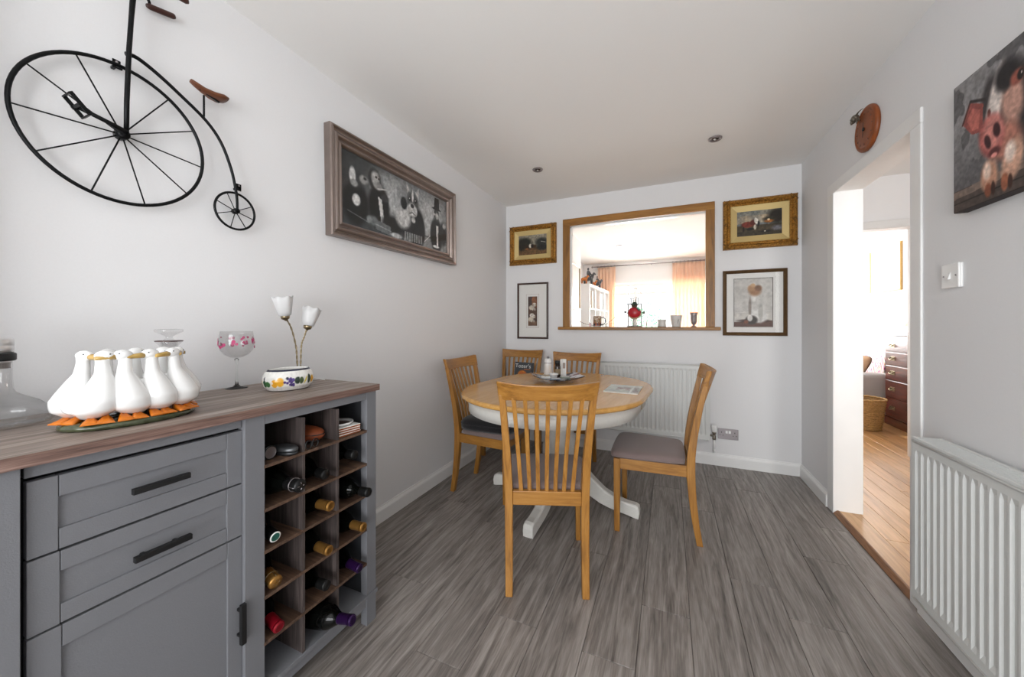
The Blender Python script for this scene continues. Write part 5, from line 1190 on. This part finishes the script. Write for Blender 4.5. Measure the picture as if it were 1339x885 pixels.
for k, (dy, col, s, lbl) in enumerate(((.22, '#56585c', 1.25, 'larger dark grey horse and rider figure on top of the white shelving'), (.85, '#55565a', 1.0, 'smaller dark grey horse and rider figure on top of the white shelving'), (-.03, '#c9752f', .8, 'orange horse figure on top of the shelving, beside the larger grey one'), (.56, '#c9722c', .75, 'orange horse figure on top of the shelving, between the two grey ones'))):
    q = onshelf(0, 0, dy, -.09); q.z = BH
    t = thing('horse_figure', lbl, 'figurine', q, math.radians(40), 'figurines on the white shelving')
    mt = plain('figure_glaze_' + str(k), col, .5, var=.35, bscale=25)
    m = MB(); f = .165 * s
    m.ball((0, 0, f * .55), f * .42, f * .17, f * .19, 14, 10); m.tube([(f * .30, 0, f * .62), (f * .46, 0, f * .88), (f * .50, 0, f * 1.0)], [f * .15, f * .10, f * .08], 10); m.tube([(f * .46, 0, f * 1.0), (f * .66, 0, f * .88)], [f * .09, f * .05], 10)
    for sx, dx in ((.28, .03), (-.30, -.03)):
        for sy in (-1, 1): m.tube([(f * sx, sy * f * .09, f * .5), (f * (sx + dx), sy * f * .09, f * .25), (f * sx, sy * f * .09, .003)], [f * .08, f * .05, f * .045], 8)
    m.tube([(-f * .40, 0, f * .6), (-f * .52, 0, f * .42), (-f * .5, 0, f * .2)], [f * .05, f * .06, f * .02], 8)
    m.build('horse', mt, t)
    if k < 2:
        m = MB(); m.ball((0, 0, f * .95), f * .12, f * .14, f * .26, 12, 9); m.ball((0, 0, f * 1.30), f * .085, f * .085, f * .10, 10, 8)
        for sy in (-1, 1): m.tube([(0, sy * f * .12, f * .78), (f * .14, sy * f * .20, f * .62), (f * .08, sy * f * .20, f * .36)], [f * .08, f * .07, f * .05], 8); m.tube([(0, sy * f * .12, f * 1.1), (f * .14, sy * f * .15, f * .9), (f * .3, sy * f * .06, f * .86)], [f * .06, f * .05, f * .04], 8)
        m.build('rider', mt, t)
# picture on the living-room wall
o = thing('framed_picture', 'thin gold framed pale picture on the living room wall beyond the hatch', 'picture', (-1.2, 4.86, 1.70), PI / 2)
frame_mesh(.62, .62, [(0, 0), (0, .02), (.008, .024), (.022, .018), (.024, .008)]).build('frame', M['brass'], o)
p = Paint(30, 30, (.90, .90, .89)); p.lay(((np.abs(p.u - .5) < .3) & (np.abs(p.v - .5) < .3)) * fbm(p.u, p.v, 4, 121, 3) * .5, '#c9cdc9'); p.flat('print', M['print'], o, .576, .576, -.009)
# curtains and rail
rl = thing('curtain_rail', 'thin dark curtain rail above the living room window', 'curtain rail', (-.3, LY - .10, 2.325))
MB().tube([(-1.10, 0, 0), (1.15, 0, 0)], .010, 10).build('rail', M['steel'], rl)
for s in (-1.10, 1.15): MB().ball((s, 0, 0), .018, seg=12, rows=8).build('finial', M['steel'], rl)
for x in (-1.0, .0, 1.05): MB().tube([(x, 0, -.004), (x, .05, -.006), (x, .10, -.006)], .006, 8).build('bracket', M['steel'], rl)
def curtain(label, x0, x1):
    o = thing('curtain', label, 'curtain', ((x0 + x1) / 2, LY - .10, .04), 0, 'curtains at the living room window'); w_ = x1 - x0; R = []
    nn = int(w_ / .062)
    for z in (0, .5, 1.1, 1.7, 2.12, 2.20, 2.27):
        am = float(np.interp(z, [0, 1.7, 2.12, 2.27], [.035, .028, .012, .012])); row = []
        for k in range(nn * 8 + 1):
            q = k / (nn * 8); row.append(((q - .5) * w_ + .010 * math.sin(5 * q + z), am * math.sin(q * nn * 2 * PI + .5 * math.sin(z * 1.3 + q * 7)), z))
        R.append(row)
    c_ = MB().rings(R, False, False, False).build('curtain_cloth', M['curtain'], o); s = c_.modifiers.new('thick', 'SOLIDIFY'); s.thickness = .003
    for k in range(nn + 1): MB().tube([((k / nn - .5) * w_ * .97 + .016 * math.cos(a), .0, 2.285 + .016 * math.sin(a)) for a in np.linspace(0, 2 * PI, 12, endpoint=False)], .0018, 5, True).build('ring', M['steel'], o)
curtain('peach curtain at the bookcase end of the living room window', -1.30, -.96)
curtain('wide peach curtain at the other end of the living room window', .055, .72)
# garden: lawn and a young tree outside the living-room window
struct(bx('ground_garden', plain('paving', '#d9d8d2', .9), None, -6, 8, LY + .15, 16, -.12, -.06))
tr = thing('garden_tree', 'small green leafed tree outside the living room window', 'tree', (-.42, 7.98, -.06))
MB().tube([(0, 0, 0), (.01, 0, .6), (-.01, .01, 1.1), (.01, 0, 1.5)], [.03, .025, .018, .008], 8).build('trunk', M['dark_frame'], tr)
m = MB(); rr = random.Random(4)
for k in range(420):
    a, e = rr.uniform(0, 2 * PI), rr.uniform(-1, 1); r_ = rr.uniform(.2, 1) ** .5; c = Vector((.34 * r_ * math.cos(a) * (1 - .3 * e), .30 * r_ * math.sin(a), 1.30 + .42 * e * r_))
    u = Vector((rr.uniform(-1, 1), rr.uniform(-1, 1), rr.uniform(-1, 1))).normalized(); w_ = u.orthogonal().normalized(); s = rr.uniform(.02, .04)
    m.add([c - u * s, c + w_ * s * .5, c + u * s, c - w_ * s * .5], [(0, 1, 2, 3)])
m.build('leaves', M['leaf'], tr)['kind'] = 'stuff'

# ------------------------------------------------------------------ bedroom beyond the hall
cd = thing('chest_of_drawers', 'tall mahogany chest of drawers against the far bedroom wall', 'chest', (2.30, 5.10, .022), PI / 2 * 0)
MH = M['mahogany']; y0, y1 = -.40, .48
bx('case', MH, cd, .02, .43, y0, y1, .09, 1.02, .004); bx('top', MH, cd, .0, .44, y0 - .015, y1 + .015, 1.02, 1.045, .005); bx('plinth', MH, cd, .012, .43, y0 - .008, y1 + .008, 0, .09, .003)
zz = .105
for hgt in (.22, .20, .165, .15, .14):
    d_ = bx('drawer', MH, cd, .004, .0195, y0 + .03, y1 - .03, zz, zz + hgt - .014, .003)
    for yy in (-.22, .30):
        m = MB(); m.box(.001, .004, yy - .045, yy + .045, zz + hgt / 2 - .028, zz + hgt / 2 + .018); m.build('back_plate', M['brass'], d_, bevel=.001)
        MB().tube([(.002, yy - .035, zz + hgt / 2 + .006), (-.016, yy - .034, zz + hgt / 2 - .010), (-.020, yy, zz + hgt / 2 - .020), (-.016, yy + .034, zz + hgt / 2 - .010), (.002, yy + .035, zz + hgt / 2 + .006)], .0045, 8).build('handle', M['brass'], d_)
    zz += hgt + .002
tl = thing('table_lamp', 'table lamp with a beige shade standing on the mahogany chest', 'lamp', (2.46, 5.20, 1.067))
MB().lathe([(.05, 0), (.055, .008), (.03, .02), (.018, .05), (.028, .09), (.012, .12), (.008, .16), (.002, .16)], 24).build('base', M['brass'], tl)
MB().lathe([(.135, .085), (.060, .235), (.058, .235), (.132, .085)], 32, caps=False).build('lamp_shade', plain('beige_shade', '#cdbba4', .8), tl)
MB().lathe([(.010, .15), (.028, .18), (.026, .205), (.002, .212)], 16).build('lamp_bulb', M['white'], tl)
MB().tube([(-.06, 0, .232), (0, 0, .228), (.06, 0, .232)], .0015, 6).build('shade_spider', M['brass'], tl)
sk_ = thing('wicker_basket', 'tapered wicker waste basket standing on the oak floor by the chest', 'basket', (1.985, 5.20, .022))
m = MB(); nst = 26
for k in range(22):
    z = .012 + k * .0145; r = .130 + k * .0018
    m.tube([((r + .004 * math.cos(nst * a / 2 + PI * k)) * math.cos(a), (r + .004 * math.cos(nst * a / 2 + PI * k)) * math.sin(a), z) for a in np.linspace(0, 2 * PI, 52, endpoint=False)], .0072, 5, True)
m.build('woven_strands', M['wicker'], sk_)['kind'] = 'stuff'
MB().tube([(.172 * math.cos(a), .172 * math.sin(a), .334 + .003 * math.sin(20 * a)) for a in np.linspace(0, 2 * PI, 60, endpoint=False)], .011, 8, True).build('rim', M['wicker'], sk_)
MB().lathe([(.002, .004), (.125, .004), (.128, .012), (.002, .012)], 28).build('bottom', M['wicker'], sk_)
ac = thing('armchair', 'grey upholstered armchair beyond the basket', 'armchair', (2.28, 6.15, .022))
GF = M['grey_fabric']
bx('near_arm', GF, ac, -.48, .42, -.48, -.28, .06, .56, .05, seg=4); bx('far_arm', GF, ac, -.48, .42, .28, .48, .06, .56, .05, seg=4)
MB().tube([(-.485, -.478, .50), (-.485, -.40, .52), (.40, -.40, .52)], .006, 6).build('piping', GF, ac)
bx('seat', GF, ac, -.46, .22, -.275, .275, .08, .42, .04, seg=4); bx('backrest', GF, ac, .20, .42, -.275, .275, .08, 1.0, .06, seg=4)
for sx in (-.42, .36):
    for sy in (-.42, .42): bx('leg', M['dark_frame'], ac, sx - .02, sx + .02, sy - .02, sy + .02, 0, .06)
# patterned throw over the back of the armchair, cushion on the seat
th = thing('throw', 'white throw with pink and orange zigzags hung over the grey armchair', 'throw', (2.28, 6.15, .022))
p = Paint(90, 120, (.93, .90, .90), .7); zg = (np.abs(((p.u * 3) % 1) - .5) * .22 + p.v) * 7
for lo, hi, c_ in ((.0, .16, '#c65a92'), (.3, .4, '#e9a66a'), (.55, .68, '#9a3f63'), (.8, .86, '#e8c3a6')): p.lay(((zg % 1) > lo) & ((zg % 1) < hi), c_)
def thP(u, v):
    s = v * 1.25; y = (u - .5) * .56
    x = np.where(s < .42, -.30 + s * 1.0, np.where(s < .98, .12 + (s - .42) * .10, np.where(s < 1.12, .176 + (s - .98) * 1.9, .442)))
    z = np.where(s < .42, .438 + .0 * s, np.where(s < .98, .438 + (s - .42) * 1.03, np.where(s < 1.12, 1.018, 1.018 - (s - 1.12) * 1.0)))
    return x, y + .02 * np.sin(9 * v), z + .006 * np.sin(22 * u + 8 * v)
tc_ = p.mesh('throw_cloth', M['print'], th, thP); s = tc_.modifiers.new('thick', 'SOLIDIFY'); s.thickness = .010; s.offset = 1
cs = thing('scatter_cushion', 'brown and cream striped cushion on the grey armchair', 'cushion', (2.17, 5.98, .625), rot=(0, math.radians(-55), math.radians(25)))
m = MB(); R = []
for s_, z in ((.02, -.055), (.5, -.05), (.85, -.03), (1, 0), (.85, .03), (.5, .05), (.02, .055)): R.append([(x * s_, y * s_, z) for x, y in [(.18 * np.sign(math.cos(a)) * abs(math.cos(a)) ** .5, .18 * np.sign(math.sin(a)) * abs(math.sin(a)) ** .5) for a in np.linspace(0, 2 * PI, 32, endpoint=False)]])
m.rings(R).build('cover', plain('tan_cushion', '#c9a582', .9, var=.3, bscale=9), cs)
MB().tube([(.18 * np.sign(math.cos(a)) * abs(math.cos(a)) ** .5, .18 * np.sign(math.sin(a)) * abs(math.sin(a)) ** .5, 0) for a in np.linspace(0, 2 * PI, 40, endpoint=False)], .005, 6, True).build('piping', M['dark_frame'], cs)
fl_ = thing('floor_lamp', 'white metal reading lamp leaning over the grey armchair', 'lamp', (1.62, 6.55, .022))
MB().lathe([(.13, 0), (.13, .015), (.02, .022), (.002, .022)], 28).build('base', M['white'], fl_)
MB().tube([(0, 0, .02), (0, 0, 1.0), (.02, 0, 1.14), (.30, .0, 1.205), (.66, .0, 1.24)], .009, 8).build('arm', M['white'], fl_)
MB().lathe([(.014, .05), (.030, .045), (.060, .005), (.078, -.06), (.084, -.10), (.080, -.10), (.056, 0), (.002, .035)], 28, T=Matrix.Translation((.70, 0, 1.27)) @ Matrix.Rotation(math.radians(-35), 4, 'Y')).build('lamp_shade', plain('pale_green_shade', '#cfd8d2', .4), fl_)
o = thing('landscape_print', 'wide gold framed print with a pinkish centre on the bedroom wall', 'picture', (2.75, 6.61, 1.935), -PI / 2)
frame_mesh(.78, .63, [(0, 0), (0, .02), (.006, .024), (.020, .018), (.022, .010)]).build('frame', plain('pale_gold_frame', '#c9a566', .4, .4), o)
p = Paint(60, 50, (.94, .94, .93)); q_ = (np.abs(p.u - .5) < .33) & (np.abs(p.v - .5) < .32); p.lay(q_ * 1.0, '#d8b2a0'); p.lay(q_ * (fbm(p.u, p.v, 6, 131, 4) > .52) * .8, '#b9b0b4'); p.lay(q_ * (fbm(p.u, p.v, 8, 133, 3) > .58) * .7, '#cf7f5c'); p.flat('print', M['print'], o, .74, .59, -.011)
